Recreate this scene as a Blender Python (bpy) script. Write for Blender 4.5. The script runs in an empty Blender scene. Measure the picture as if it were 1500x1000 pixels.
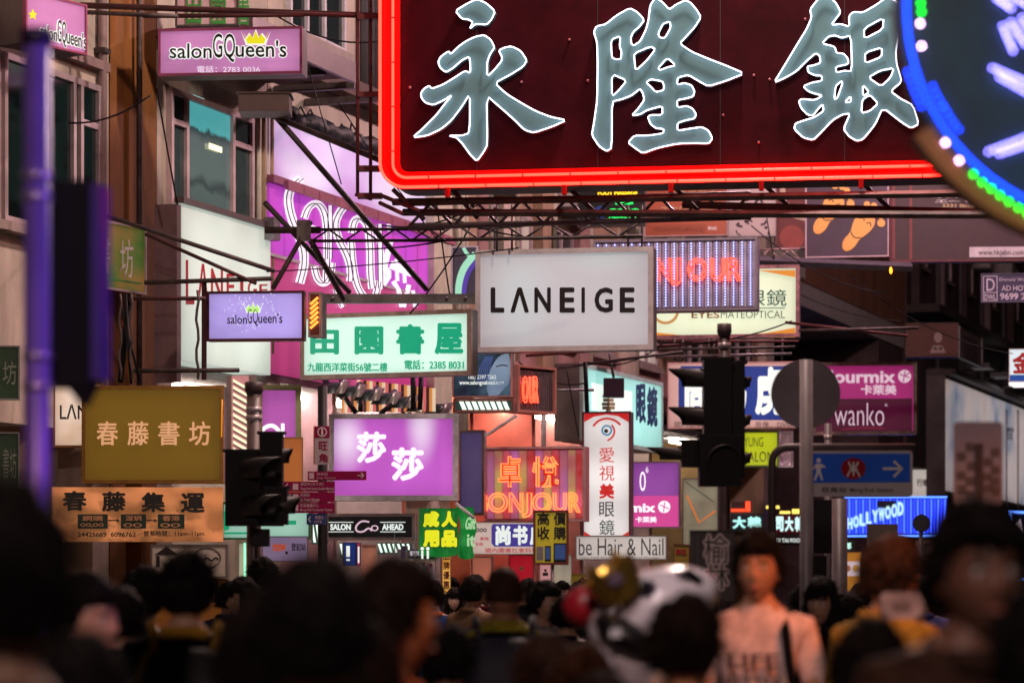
import bpy, math, random
from mathutils import Vector, Matrix, noise
from mathutils.geometry import tessellate_polygon
random.seed(7)
S = bpy.context.scene
C = S.collection
# ------------------------------------------------------------------ camera
CAMH, HZ, K = 1.70, 855.0, 0.36/1500          # eye height, horizon row of the photo, tangent per photo pixel
cd = bpy.data.cameras.new('camera'); cam = bpy.data.objects.new('camera', cd); C.objects.link(cam)
cam.location = (0, 0, CAMH); cam.rotation_euler = (math.radians(90), 0, 0)
cd.sensor_width = 36; cd.lens = 100; cd.shift_y = (HZ-500)/1500; cd.clip_start = .1; cd.clip_end = 2000
cd.dof.use_dof = True; cd.dof.focus_distance = 29.0; cd.dof.aperture_fstop = 2.2; cd.dof.aperture_blades = 9
S.camera = cam
# ------------------------------------------------------------------ night sky, faint moonlight, exposure
w = bpy.data.worlds.new('World'); S.world = w; w.use_nodes = True
wn = w.node_tree.nodes; bg = wn['Background']
sky = wn.new('ShaderNodeTexSky'); sky.sky_type = 'NISHITA'; sky.sun_disc = False
sky.sun_elevation = math.radians(1.0); sky.sun_rotation = math.radians(160)
w.node_tree.links.new(sky.outputs[0], bg.inputs[0]); bg.inputs[1].default_value = 0.004
sl = bpy.data.lights.new('moon', 'SUN'); sl.energy = .02; sl.angle = math.radians(.5); sl.color = (1, .95, .88)
so = bpy.data.objects.new('moon', sl); C.objects.link(so); so.rotation_euler = (math.radians(50), 0, math.radians(160))
S.view_settings.view_transform = 'Standard'; S.view_settings.look = 'None'
S.view_settings.exposure = .22; S.view_settings.gamma = 1
S.render.engine = 'CYCLES'; S.cycles.use_denoising = True
S.cycles.max_bounces = 5; S.cycles.diffuse_bounces = 2; S.cycles.glossy_bounces = 3; S.cycles.transmission_bounces = 3
S.cycles.sample_clamp_indirect = 4; S.cycles.caustics_reflective = False; S.cycles.caustics_refractive = False
def lamp(name, loc, e, col, r=.25, aim=None, spot=None):
    l = bpy.data.lights.new(name, 'SPOT' if aim else 'POINT'); l.energy = e; l.color = col; l.shadow_soft_size = r
    o = bpy.data.objects.new(name, l); C.objects.link(o); o.location = loc
    if aim:
        l.spot_size = math.radians(spot or 100); l.spot_blend = .6
        o.rotation_euler = (Vector(aim)-Vector(loc)).to_track_quat('-Z', 'Y').to_euler()
    return o
# unseen lights added over the street as fill; the first stands behind the camera
for i, (x, y, z, e, c) in enumerate([(-1.0, -4, 9.0, 1750, (1, .72, .66)), (1.5, 19.5, 9.8, 1050, (1, .68, .58)), (2.0, 25.5, 11.5, 2000, (1, .77, .68)),
                                     (6.5, 38, 11.5, 2700, (1, .60, .64)), (13, 54, 17, 500, (1, .58, .62))]):
    lamp('unseen_overhead_light', (x, y, z), e, c)
lamp('unseen_overhead_light', (2.6, 6.6, 5.6), 1250, (1, .25, .06), .25, (2.5, 10.3, 1.35), 44)   # unseen sodium coloured fill light over the crossing behind the photographer
lamp('unseen_overhead_light', (.8, 3.6, 4.8), 210, (1, .28, .07), .25, (-.6, 6.3, 1.5), 40)     # a second unseen sodium coloured fill light over the kerb
lamp('unseen_overhead_light', (-.6, 5.2, 6.2), 420, (1, .80, .80), .25, (1.25, 9.2, 1.3), 26)     # unseen spot added to brighten the costumed performer from above
lamp('added_violet_spill', (1.3, 7.0, 3.4), 110, (.32, .14, 1), .2, (-1.2, 7.6, 3.2), 70)      # added violet spot on the near pole, standing in for led sign spill
# ------------------------------------------------------------------ materials
def lin(h):
    if not isinstance(h, str): return tuple(h)
    h = h.lstrip('#'); r = []
    for i in (0, 2, 4):
        v = int(h[i:i+2], 16)/255; r.append(v/12.92 if v <= .04045 else ((v+.055)/1.055)**2.4)
    return tuple(r)
_m = {}
def M(key, col, rough=.6, metal=0, var=.25, scale=3, bump=.0, streak=False, spec=.5):
    if key in _m: return _m[key]
    m = bpy.data.materials.new(key); m.use_nodes = True; _m[key] = m
    n = m.node_tree.nodes; L = m.node_tree.links; b = n['Principled BSDF']; c = lin(col)
    b.inputs['Roughness'].default_value = rough; b.inputs['Metallic'].default_value = metal
    b.inputs['Specular IOR Level'].default_value = spec
    tc = n.new('ShaderNodeTexCoord'); mp = n.new('ShaderNodeMapping'); L.new(tc.outputs['Object'], mp.inputs[0])
    mp.inputs['Scale'].default_value = (scale, scale, scale*.25 if streak else scale)
    nz = n.new('ShaderNodeTexNoise'); nz.inputs['Scale'].default_value = 1; nz.inputs['Detail'].default_value = 9
    nz.inputs['Roughness'].default_value = .68; L.new(mp.outputs[0], nz.inputs[0])
    cr = n.new('ShaderNodeValToRGB'); L.new(nz.outputs[0], cr.inputs[0])
    cr.color_ramp.elements[0].position = .35; cr.color_ramp.elements[1].position = .65
    cr.color_ramp.elements[0].color = (*[v*(1-var) for v in c], 1); cr.color_ramp.elements[1].color = (*[min(1, v*(1+var*.5)) for v in c], 1)
    L.new(cr.outputs[0], b.inputs['Base Color'])
    if bump:
        bp = n.new('ShaderNodeBump'); bp.inputs['Strength'].default_value = bump; bp.inputs['Distance'].default_value = .02
        n2 = n.new('ShaderNodeTexNoise'); n2.inputs['Scale'].default_value = scale*6; n2.inputs['Detail'].default_value = 5
        L.new(tc.outputs['Object'], n2.inputs[0]); L.new(n2.outputs[0], bp.inputs['Height']); L.new(bp.outputs[0], b.inputs['Normal'])
    return m
def E(key, col, st=1.0, var=0., scale=(1.2, 1, 1.2), band=None, base=.3, col2=None, rough=.35):
    """emission: lit things, and glow put into panes and cloth; var = unevenness of the tubes behind the plastic, band = (axis, period m)"""
    if key in _m: return _m[key]
    m = bpy.data.materials.new(key); m.use_nodes = True; _m[key] = m
    n = m.node_tree.nodes; L = m.node_tree.links; b = n['Principled BSDF']; c = lin(col)
    b.inputs['Base Color'].default_value = (*[v*base for v in c], 1); b.inputs['Roughness'].default_value = rough
    b.inputs['Emission Color'].default_value = (*c, 1); b.inputs['Emission Strength'].default_value = st
    if var or band:
        tc = n.new('ShaderNodeTexCoord'); mp = n.new('ShaderNodeMapping'); L.new(tc.outputs['Object'], mp.inputs[0])
        mp.inputs['Scale'].default_value = scale
        nz = n.new('ShaderNodeTexNoise'); nz.inputs['Scale'].default_value = 1; nz.inputs['Detail'].default_value = 3
        L.new(mp.outputs[0], nz.inputs[0])
        mr = n.new('ShaderNodeMapRange'); mr.inputs['From Min'].default_value = .3; mr.inputs['From Max'].default_value = .7
        mr.inputs['To Min'].default_value = st*(1-var); mr.inputs['To Max'].default_value = st*(1+var*.6)
        L.new(nz.outputs[0], mr.inputs[0]); out = mr.outputs[0]
        if col2:
            mx = n.new('ShaderNodeMix'); mx.data_type = 'RGBA'; L.new(nz.outputs[0], mx.inputs[0])
            mr2 = n.new('ShaderNodeMapRange'); mr2.inputs['From Min'].default_value = .38; mr2.inputs['From Max'].default_value = .62
            L.new(nz.outputs[0], mr2.inputs[0]); L.new(mr2.outputs[0], mx.inputs[0])
            mx.inputs[6].default_value = (*c, 1); mx.inputs[7].default_value = (*lin(col2), 1)
            L.new(mx.outputs[2], b.inputs['Emission Color'])
        if band:
            sx = n.new('ShaderNodeSeparateXYZ'); L.new(tc.outputs['Object'], sx.inputs[0])
            ma = n.new('ShaderNodeMath'); ma.operation = 'MULTIPLY'; ma.inputs[1].default_value = 2*math.pi/band[1]
            L.new(sx.outputs['XYZ'.index(band[0])], ma.inputs[0])
            sn = n.new('ShaderNodeMath'); sn.operation = 'SINE'; L.new(ma.outputs[0], sn.inputs[0])
            m2 = n.new('ShaderNodeMath'); m2.operation = 'MULTIPLY_ADD'; m2.inputs[1].default_value = band[2]; m2.inputs[2].default_value = 1
            L.new(sn.outputs[0], m2.inputs[0])
            m3 = n.new('ShaderNodeMath'); m3.operation = 'MULTIPLY'; L.new(m2.outputs[0], m3.inputs[0]); L.new(out, m3.inputs[1]); out = m3.outputs[0]
        # the tubes stop short of the edges, so the plastic is dimmer there
        sg = n.new('ShaderNodeSeparateXYZ'); L.new(tc.outputs['Generated'], sg.inputs[0])
        for ax in (0, 2):
            q = []
            for op, v in (('MULTIPLY_ADD', (2, -1)), ('ABSOLUTE', ()), ('POWER', (5,)), ('MULTIPLY_ADD', (-.26, 1))):
                t = n.new('ShaderNodeMath'); t.operation = op
                for k, vv in enumerate(v): t.inputs[k+1].default_value = vv
                L.new(q[-1].outputs[0] if q else sg.outputs[ax], t.inputs[0]); q.append(t)
            mm = n.new('ShaderNodeMath'); mm.operation = 'MULTIPLY'; L.new(out, mm.inputs[0]); L.new(q[-1].outputs[0], mm.inputs[1]); out = mm.outputs[0]
        L.new(out, b.inputs['Emission Strength'])
    return m
def hot(m, spots, col, st):
    """where a tube sits close behind the plastic the face glows paler: spots = (x, z, rx, rz) in metres on the panel"""
    n = m.node_tree.nodes; L = m.node_tree.links; b = n['Principled BSDF']; tc = n.new('ShaderNodeTexCoord'); tot = None
    for (x, z, rx, rz) in spots:
        mp = n.new('ShaderNodeMapping'); mp.inputs['Location'].default_value = (-x/rx, 0, -z/rz); mp.inputs['Scale'].default_value = (1/rx, .001, 1/rz)
        L.new(tc.outputs['Object'], mp.inputs[0]); g = n.new('ShaderNodeTexGradient'); g.gradient_type = 'SPHERICAL'; L.new(mp.outputs[0], g.inputs[0])
        sm = n.new('ShaderNodeMapRange'); sm.interpolation_type = 'SMOOTHSTEP'; L.new(g.outputs[1], sm.inputs[0])
        if tot: t = n.new('ShaderNodeMath'); t.operation = 'MAXIMUM'; L.new(tot, t.inputs[0]); L.new(sm.outputs[0], t.inputs[1]); tot = t.outputs[0]
        else: tot = sm.outputs[0]
    mx = n.new('ShaderNodeMix'); mx.data_type = 'RGBA'; L.new(tot, mx.inputs[0]); ec = b.inputs['Emission Color']
    if ec.links: L.new(ec.links[0].from_socket, mx.inputs[6])
    else: mx.inputs[6].default_value = ec.default_value
    mx.inputs[7].default_value = (*[v*st for v in lin(col)], 1); L.new(mx.outputs[2], ec); return m
# ------------------------------------------------------------------ mesh helpers
class MB:
    def __init__(s): s.v = []; s.f = []; s.m = []; s.sm = []
    def add(s, vs, fs, mi=0, smooth=False):
        o = len(s.v); s.v += [tuple(v) for v in vs]; s.f += [tuple(i+o for i in f) for f in fs]
        s.m += [mi]*len(fs); s.sm += [smooth]*len(fs); return s
    def box(s, x0, x1, y0, y1, z0, z1, mi=0):
        v = [(x, y, z) for z in (z0, z1) for y in (y0, y1) for x in (x0, x1)]
        return s.add(v, [(0, 2, 3, 1), (4, 5, 7, 6), (0, 1, 5, 4), (2, 6, 7, 3), (0, 4, 6, 2), (1, 3, 7, 5)], mi)
    def prism(s, rings, y0, y1, mi=0):
        """rings of (x,z); first the outline, then holes; front at y0 (towards the viewer), back at y1"""
        fl = [p for r in rings for p in r]; n = len(fl)
        tri = tessellate_polygon([[Vector((p[0], p[1], 0)) for p in r] for r in rings])
        v = [(p[0], y0, p[1]) for p in fl]+[(p[0], y1, p[1]) for p in fl]
        f = []
        for t in tri:
            a, b, c = [Vector(fl[i]) for i in t]
            t = tuple(t) if (b-a).cross(c-a) > 0 else tuple(reversed(t))
            f.append(t); f.append(tuple(i+n for i in reversed(t)))
        o = 0
        for r in rings:
            k = len(r); f += [(o+i, o+i+n, o+(i+1) % k+n, o+(i+1) % k) for i in range(k)]; o += k
        return s.add(v, f, mi)
    def tube(s, pts, r, n=6, closed=False, mi=0, rr=None):
        P = [Vector(p) for p in pts]; k = len(P); vs = []; fs = []
        for i in range(k):
            a = P[(i-1) % k] if (closed or i) else P[i]; b = P[(i+1) % k] if (closed or i < k-1) else P[i]
            t = (b-a)
            t = t.normalized() if t.length > 1e-9 else Vector((1, 0, 0))
            ref = Vector((0, 1, 0)) if abs(t.y) < .9 else Vector((0, 0, 1))
            u = t.cross(ref).normalized(); q = t.cross(u); ra = rr[i] if rr else r
            vs += [P[i]+(u*math.cos(2*math.pi*j/n)+q*math.sin(2*math.pi*j/n))*ra for j in range(n)]
        for i in range(k if closed else k-1):
            A = i*n; B = ((i+1) % k)*n
            fs += [(A+j, A+(j+1) % n, B+(j+1) % n, B+j) for j in range(n)]
        if not closed: fs += [tuple(reversed(range(n))), tuple((k-1)*n+j for j in range(n))]
        return s.add(vs, fs, mi, n > 4)
    def ball(s, c, r, mi=0, nu=12, nv=8, sc=(1, 1, 1)):
        vs = []; fs = []
        for i in range(nv+1):
            th = math.pi*i/nv
            for j in range(nu):
                ph = 2*math.pi*j/nu
                vs.append((c[0]+r*sc[0]*math.sin(th)*math.cos(ph), c[1]+r*sc[1]*math.sin(th)*math.sin(ph), c[2]+r*sc[2]*math.cos(th)))
        for i in range(nv):
            for j in range(nu): fs.append((i*nu+j, (i+1)*nu+j, (i+1)*nu+(j+1) % nu, i*nu+(j+1) % nu))
        return s.add(vs, fs, mi, True)
    def mesh(s, name, mats):
        me = bpy.data.meshes.new(name); me.from_pydata(s.v, [], s.f)
        for m in (mats if isinstance(mats, (list, tuple)) else [mats]): me.materials.append(m)
        me.polygons.foreach_set('material_index', s.m); me.polygons.foreach_set('use_smooth', s.sm); me.update(); return me
    def obj(s, name, mats, parent=None, loc=None, **kw): return link(name, s.mesh(name, mats), parent, loc, **kw)
def link(name, me, parent=None, loc=None, rot=None, **kw):
    o = bpy.data.objects.new(name, me); C.objects.link(o)
    if parent: o.parent = parent
    if loc: o.location = loc
    if rot: o.rotation_euler = rot
    for k, v in kw.items(): o[k] = v
    return o
def thing(name, label, cat, loc=(0, 0, 0), rz=0, group=None):
    o = bpy.data.objects.new(name, None); C.objects.link(o); o.location = loc; o.rotation_euler = (0, 0, rz)
    o.empty_display_size = .2; o['label'] = label; o['category'] = cat
    if group: o['group'] = group
    return o
def copy_tree(o, parent=None):
    c = o.copy(); C.objects.link(c); c.parent = parent
    for ch in list(o.children): copy_tree(ch, c)
    return c
def PX(px, py, D): return Vector(((px-750)*K*D, D, CAMH+(HZ-py)*K*D))
def chaikin(p, k=.2, closed=True):
    o = []; n = len(p)
    for i in range(n if closed else n-1):
        a, b = p[i], p[(i+1) % n]
        if not closed and i == 0: o.append(a)
        else: o.append((a[0]+(b[0]-a[0])*k, a[1]+(b[1]-a[1])*k))
        if not closed and i == n-2: o.append(b)
        else: o.append((a[0]+(b[0]-a[0])*(1-k), a[1]+(b[1]-a[1])*(1-k)))
    return o
_fc = {}
def glyphs(body, bold, outline=False):
    if (body, bold, outline) in _fc: return _fc[(body, bold, outline)]
    heavy = bold > .026 or (bold > 0 and any(ord(h) > 0x2e80 for h in body)); c = bpy.data.curves.new('t', 'FONT'); c.body = body; c.resolution_u = 3; c.offset = 0 if heavy and not outline else bold; c.align_x = 'CENTER'
    o = bpy.data.objects.new('t', c); C.objects.link(o)
    m = bpy.data.meshes.new_from_object(o.evaluated_get(bpy.context.evaluated_depsgraph_get()))
    v = [x.co[:] for x in m.vertices]; f = [tuple(p.vertices) for p in m.polygons]
    bpy.data.objects.remove(o); bpy.data.curves.remove(c); bpy.data.meshes.remove(m)
    if heavy and not outline:      # fat strokes: the same glyph set down several times round a small circle
        d = bold; V = []; G = []
        for k in range(8):
            n = len(V); V += [(p[0]+d*math.cos(k*math.pi/4), p[1]+d*math.sin(k*math.pi/4), k) for p in v]; G += [tuple(i+n for i in g) for g in f]
        v, f = V, G
    else: v = [(p[0], p[1], 0) for p in v]
    _fc[(body, bold, outline)] = (v, f); return v, f
class Plane:
    """an upright plane at its real place: left end seen in column xl at D metres, turned by phi (degrees)"""
    def __init__(s, xl, D, phi):
        s.phi = math.radians(phi); s.x = (xl-750)*K*D; s.y = D; s.z0 = 0.
    def l(s, px, py):
        r = (px-750)*K; lx = (r*s.y-s.x)/(math.cos(s.phi)-r*math.sin(s.phi))
        return lx, CAMH+(HZ-py)*K*(s.y+lx*math.sin(s.phi))-s.z0
    def pts(s, L): return [s.l(*p) for p in L]
    def root(s, name, label, cat, py=None, group=None, lz=None):
        if py is not None: s.z0 = 0; s.z0 = s.l((s.x/(K*s.y))+750, py)[1]
        s.o = thing(name, label, cat, (s.x, s.y, s.z0), s.phi, group); return s.o
    def place(s, par=None): return par or s.o
    def text(s, body, box, mat, bold=0., y=-.012, th=.006, name='lettering', par=None, shear=0., ring=None, skew=0):
        v, f = glyphs(body, bold); xs = [a[0] for a in v]; ys = [a[1] for a in v]
        if not v: return
        ex = 0
        x0, x1, y0, y1 = min(xs), max(xs), min(ys), max(ys)
        P = []
        for a in v:
            u = (a[0]-x0)/(x1-x0); t = (a[1]-y0)/(y1-y0)
            px = box[0]+(box[2]-box[0])*u+shear*(t-.5)*(box[3]-box[1]); py = box[3]+(box[1]-box[3])*t+skew*(u-.5)
            q = s.l(px, py); P.append((q[0], y-a[2]*.0004, q[1]))
        mb = MB(); mb.add(P, f); n = len(P)
        if th:   # give the letters an edge
            mb.v += [(p[0], y+th, p[2]) for p in P]
            cnt = {}
            for g in f:
                for i in range(len(g)):
                    e = (g[i], g[(i+1) % len(g)]); cnt[e] = 1
            for (a, b) in cnt:
                if (b, a) not in cnt: mb.f.append((b, a, a+n, b+n)); mb.m.append(0); mb.sm.append(False)
        return mb.obj(name, mat, par or s.o)
    def outline(s, body, box, mat, r, bold=.0, y=-.03, name='neon_letter', par=None, split=True, back=None):
        """neon tubes that follow the outlines of the letters; one part per letter"""
        v, f = glyphs(body, bold, True); xs = [a[0] for a in v]; ys = [a[1] for a in v]
        x0, x1, y0, y1 = min(xs), max(xs), min(ys), max(ys)
        nx = {}
        E_ = set((g[i], g[(i+1) % len(g)]) for g in f for i in range(len(g)))
        for (a, b) in E_:
            if (b, a) not in E_: nx[a] = b
        loops = []; seen = set()
        for st in list(nx):
            if st in seen: continue
            lp = []; c = st
            while c in nx and c not in seen: seen.add(c); lp.append(c); c = nx[c]
            if len(lp) > 2: loops.append(lp)
        loops.sort(key=lambda l: min(v[i][0] for i in l)); groups = []
        for l in loops:
            a = min(v[i][0] for i in l); b = max(v[i][0] for i in l)
            if groups and a < groups[-1][1]-.02: groups[-1][0].append(l); groups[-1][1] = max(b, groups[-1][1])
            else: groups.append([[l], b])
        for g, _ in groups:
            mb = MB()
            for l in g:
                P = []
                for i in l:
                    u = (v[i][0]-x0)/(x1-x0); t = (v[i][1]-y0)/(y1-y0)
                    q = s.l(box[0]+(box[2]-box[0])*u, box[3]+(box[1]-box[3])*t)
                    if P and abs(P[-1][0]-q[0])+abs(P[-1][2]-q[1]) < r: continue
                    P.append((q[0], y, q[1]))
                if len(P) > 2: mb.tube(P, r, 5, True)
            if mb.v: mb.obj(name, mat, par or s.o)
    def poly(s, L, mat, y0=-.012, y1=-.004, name='emblem', par=None, holes=(), k=0):
        R = [s.pts(L)]+[s.pts(h) for h in holes]
        for _ in range(k): R = [chaikin(r, .25) for r in R]
        return MB().prism(R, y0, y1).obj(name, mat, par or s.o)
    def ribbon(s, L, wpx, mat, y0=-.012, y1=-.004, name='stroke', par=None, closed=False, smooth=2):
        P = list(L)
        for _ in range(smooth): P = chaikin(P, .25, closed)
        n = len(P); a = []; b = []
        for i in range(n):
            q = P[(i-1) % n] if (closed or i) else P[i]; r = P[(i+1) % n] if (closed or i < n-1) else P[i]
            dx, dy = r[0]-q[0], r[1]-q[1]; d = math.hypot(dx, dy) or 1
            w_ = (wpx(i/(n-1)) if callable(wpx) else wpx)/2
            a.append((P[i][0]-dy/d*w_, P[i][1]+dx/d*w_)); b.append((P[i][0]+dy/d*w_, P[i][1]-dx/d*w_))
        mb = MB()
        A = s.pts(a); B = s.pts(b)
        for i in range(n if closed else n-1):
            j = (i+1) % n
            v = [(A[i][0], y0, A[i][1]), (B[i][0], y0, B[i][1]), (B[j][0], y0, B[j][1]), (A[j][0], y0, A[j][1])]
            v += [(p[0], y1, p[2]) for p in v]
            mb.add(v, [(0, 1, 2, 3), (7, 6, 5, 4), (0, 4, 5, 1), (2, 6, 7, 3)])
        return mb.obj(name, mat, par or s.o)
    def disc(s, px, py, r, mat, y0=-.012, y1=-.004, n=24, sy=1, name='disc', par=None, hole=None):
        c = [(px+r*math.cos(2*math.pi*i/n), py+r*sy*math.sin(2*math.pi*i/n)) for i in range(n)]
        h = [[(px+hole*math.cos(2*math.pi*i/n), py+hole*sy*math.sin(2*math.pi*i/n)) for i in range(n)]] if hole else ()
        return s.poly(c, mat, y0, y1, name, par, h)
    def rect(s, x0, y0, x1, y1, mat, ya=-.012, yb=-.004, name='panel', par=None):
        a = s.l(x0, y0); b = s.l(x1, y1); c = s.l(x0, y1)
        return MB().box(a[0], b[0], ya, yb, c[1], a[1]).obj(name, mat, par or s.o)
    def bar(s, p, q, r, mat, y=0., yq=None, name='bar', n=6, par=None):
        a = s.l(*p); b = s.l(*q)
        return MB().tube([(a[0], y, a[1]), (b[0], y if yq is None else yq, b[1])], r, n).obj(name, mat, par or s.o)
def SIGN(name, label, xl, yt, yb, xr, D, face, frame=None, phi=-12, depth=.28, fw=.04, cat='sign', group=None, proud=.018, side=None):
    """a sign box: body, four frame bars standing proud of a face panel"""
    P = Plane(xl, D, phi); P.root(name, label, cat, yb, group)
    W = P.l(xr, yb)[0]; H = P.l(xl, yt)[1]; P.W = W; P.H = H
    fr = frame or M('frame_alu', (.45, .42, .42), .35, .7)
    MB().box(.004, W-.004, .008, depth, .004, H-.004).obj('housing', side or M('sign_side', (.16, .13, .13), .5, .2), P.o)
    MB().box(fw*.8, W-fw*.8, -.002, .006, fw*.8, H-fw*.8).obj('face_panel', face, P.o)
    for a in ((0, fw, 0, H), (W-fw, W, 0, H), (fw, W-fw, 0, fw), (fw, W-fw, H-fw, H)):
        MB().box(a[0], a[1], -proud, .03, a[2], a[3]).obj('frame_bar', fr, P.o)
    return P
steel = M('weathered_steel', (.10, .075, .075), .55, .4, .5, 5)
steel_l = M('galvanised_steel', (.30, .27, .29), .4, .7, .35, 6)
steel_r = M('rusty_red_steel', (.13, .03, .035), .6, .2, .4, 6)
black = M('black_plastic', (.010, .009, .012), .5, 0, .2, spec=.15)
blackm = M('black_metal', (.016, .014, .016), .5, .2, spec=.2)
white_p = M('white_print', (.80, .78, .78), .5, 0, .05)
ink = M('black_print', (.02, .015, .018), .5, 0, .1)
chrome = M('chrome_frame', (.72, .68, .74), .32, .5, .35, 7)
def truss(name, label, p, q, h, nb, mat, r=.025, depth=.0, group=None, inv=False):
    """a lattice girder from p to q: two chords and zigzag braces"""
    p = Vector(p); q = Vector(q); T = thing(name, label, 'truss', p, 0, group); d = q-p; up = Vector((0, 0, h))
    for o in (Vector((0, 0, 0)), up):
        MB().tube([o, o+d], r, 6).obj('chord', mat, T)
    for i in range(nb):
        a = d*(i/nb)+(up if (i % 2) ^ inv else Vector()); b = d*((i+1)/nb)+(Vector() if (i % 2) ^ inv else up)
        MB().tube([a, b], r*.65, 5).obj('brace', mat, T)
    return T
def rod(name, label, p, q, r, mat, cat='bracket', group=None, sag=0, n=6):
    p = Vector(p); q = Vector(q); d = q-p
    pts = [Vector((0, 0, 0)), d] if not sag else [d*(i/10)-Vector((0, 0, sag*4*(i/10)*(1-i/10))) for i in range(11)]
    o = MB().tube(pts, r, n).obj(name, mat); o.location = p; o['label'] = label; o['category'] = cat
    if group: o['group'] = group
    return o
# ================================================================== the street itself
TH = 18.5; sn, cs = math.sin(math.radians(TH)), math.cos(math.radians(TH))
AX, AY = -3.513, 30.0                               # a point of the facade line; it runs along (sn, cs); the street lies to its right
def fac(px, off=0):                                  # distance t along the facade, and depth, where column px meets the line `off` m proud of it
    r = (px-750)*K; ax = AX+off*cs; ay = AY-off*sn
    t = (r*ay-ax)/(sn-r*cs); return t, ay+t*cs
def FD(px, off=.3): return fac(px, off)[1]
def fz(px, py, off=0): return CAMH+(HZ-py)*K*fac(px, off)[1]
asph = M('asphalt', (.05, .05, .053), .75, 0, .35, 8, .4)
g = MB().box(-400, 400, -200, 900, -.3, 0).obj('ground', M('ground', (.06, .058, .055), .9, 0, .3, .5)); g['kind'] = 'structure'
R90 = math.radians(90-TH)
def fmesh(name, mb, mats, z=0, kind='structure'):
    o = mb.obj(name, mats); o.location = (AX, AY, z); o.rotation_euler = (0, 0, R90)
    if kind: o['kind'] = kind
    return o
fmesh('road', MB().box(-60, 200, -14, -4.0, .0, .004), asph)
fmesh('pavement', MB().box(-60, 46, -4.0, .0, .0, .13), M('paving', (.22, .2, .19), .8, 0, .3, 2, .3))
fmesh('kerb', MB().box(-60, 46, -4.15, -4.002, .0, .14), M('kerb', (.35, .34, .32), .8))
fmesh('road_marking', MB().box(-60, 200, -4.6, -4.5, .004, .008), M('yellow_paint', (.6, .42, .05), .7))
# ------------------------------------------------------------------ buildings along the left side
def building(label, t0, t1, wall, zb=4.3, zt=22, deep=9, pier=None, cat='building', name='building'):
    B = thing(name, label, cat, (AX+sn*t0, AY+cs*t0, 0), R90); W = t1-t0
    MB().box(0, W, 0, deep, zb, zt).obj('upper_wall', wall, B)
    MB().box(0, W, 3.0, deep, 0, zb-.002).obj('shop_back_wall', M('shop_back', (.5, .4, .36), .7), B)
    pm = pier or wall
    for a in ((0, .35), (W-.35, W)): MB().box(a[0], a[1], .0, 2.998, 0, zb-.002).obj('pier', pm, B)
    return B
def window(B, x0, x1, z0, z1, cols=(.0, .25, .75, 1.), glass=None, fr=None, lit=None, trans=None, sill=True):
    """a window frame standing in the wall: frame with mullions, panes, sill"""
    fr = fr or M('window_frame', (.42, .33, .35), .5, .2); gl = glass or M('dark_glass', (.02, .03, .032), .08, 0, .3, 2)
    mb = MB(); f = .06; W = x1-x0
    mb.box(x0, x1, -.07, .0-.002, z0, z0+f); mb.box(x0, x1, -.07, -.002, z1-f, z1)
    for c in cols: xx = x0+c*(W-f); mb.box(xx, xx+f, -.068, -.002, z0+f, z1-f)
    if trans:
        for i, (a, b) in enumerate(zip(cols, cols[1:])):
            if i in trans: mb.box(x0+a*(W-f)+f, x0+b*(W-f), -.066, -.002, z0+(z1-z0)*.72, z0+(z1-z0)*.72+f)
    F = mb.obj('window', fr, B)
    for i, (a, b) in enumerate(zip(cols, cols[1:])):
        MB().box(x0+a*(W-f)+f+.001, x0+b*(W-f)-.001, -.03, -.01, z0+f+.001, z1-f-.001).obj('pane', (lit or {}).get(i, gl), F)
    if sill: MB().box(x0-.08, x1+.08, -.14, -.002, z0-.09, z0-.002).obj('sill', M('sill_plaster', (.33, .26, .24), .7), F)
    return F
beige = M('beige_render', (.50, .42, .35), .8, 0, .45, 1.3, .35, True)
beige2 = M('pale_render', (.53, .44, .37), .8, 0, .4, 1.1, .35, True)
brownw = M('ochre_brown_render', (.24, .085, .014), .85, 0, .5, 1.2, .4, True)
tanw = M('tan_cladding', (.36, .24, .16), .7, 0, .4, 1.5, .3, True)
pinkw = M('rose_plaster', (.34, .19, .18), .75, 0, .35, 1.4, .3)
darkw = M('dark_facade', (.10, .06, .065), .8, 0, .5, .8, .3)
def T(px): return fac(px)[0]
# block 1: beige building at the left edge
B1 = building('old beige apartment building at the far left with a band of dark aluminium windows', T(-420), T(159), beige, 3.2)
w0 = T(-420)
dimg = E('reflection_glow_glass', '#2c403c', .30, .7, (2.2, 1, 4), None, .1, '#0c0e12', .1)  # greenish reflection in the panes painted as a faint uneven glow
window(B1, T(-260)-w0, T(-8)-w0, 5.05, 6.62, (0, .3, .6, 1), glass=dimg)
window(B1, T(-2)-w0, T(140)-w0, 5.05, 6.62, (0, .42, .72, .80, 1), trans=(3,), glass=dimg)
window(B1, T(-260)-w0, T(150)-w0, 8.6, 10.2, (0, .2, .4, .6, .8, 1))
MB().box(T(-300)-w0, T(150)-w0, -.09, -.003, 6.78, 6.87).obj('ledge', M('ledge_plaster', (.30, .2, .2), .8), B1)
MB().tube([(T(142)-w0, -.06, 3.3), (T(142)-w0, -.06, 14)], .045).obj('drain_pipe', M('pipe_paint', (.34, .24, .24), .6), B1)
for zz in (4.6, 6.95, 8.1): MB().box(T(142)-w0-.07, T(142)-w0+.07, -.12, -.004, zz, zz+.05).obj('pipe_clamp', steel, B1)
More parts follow.
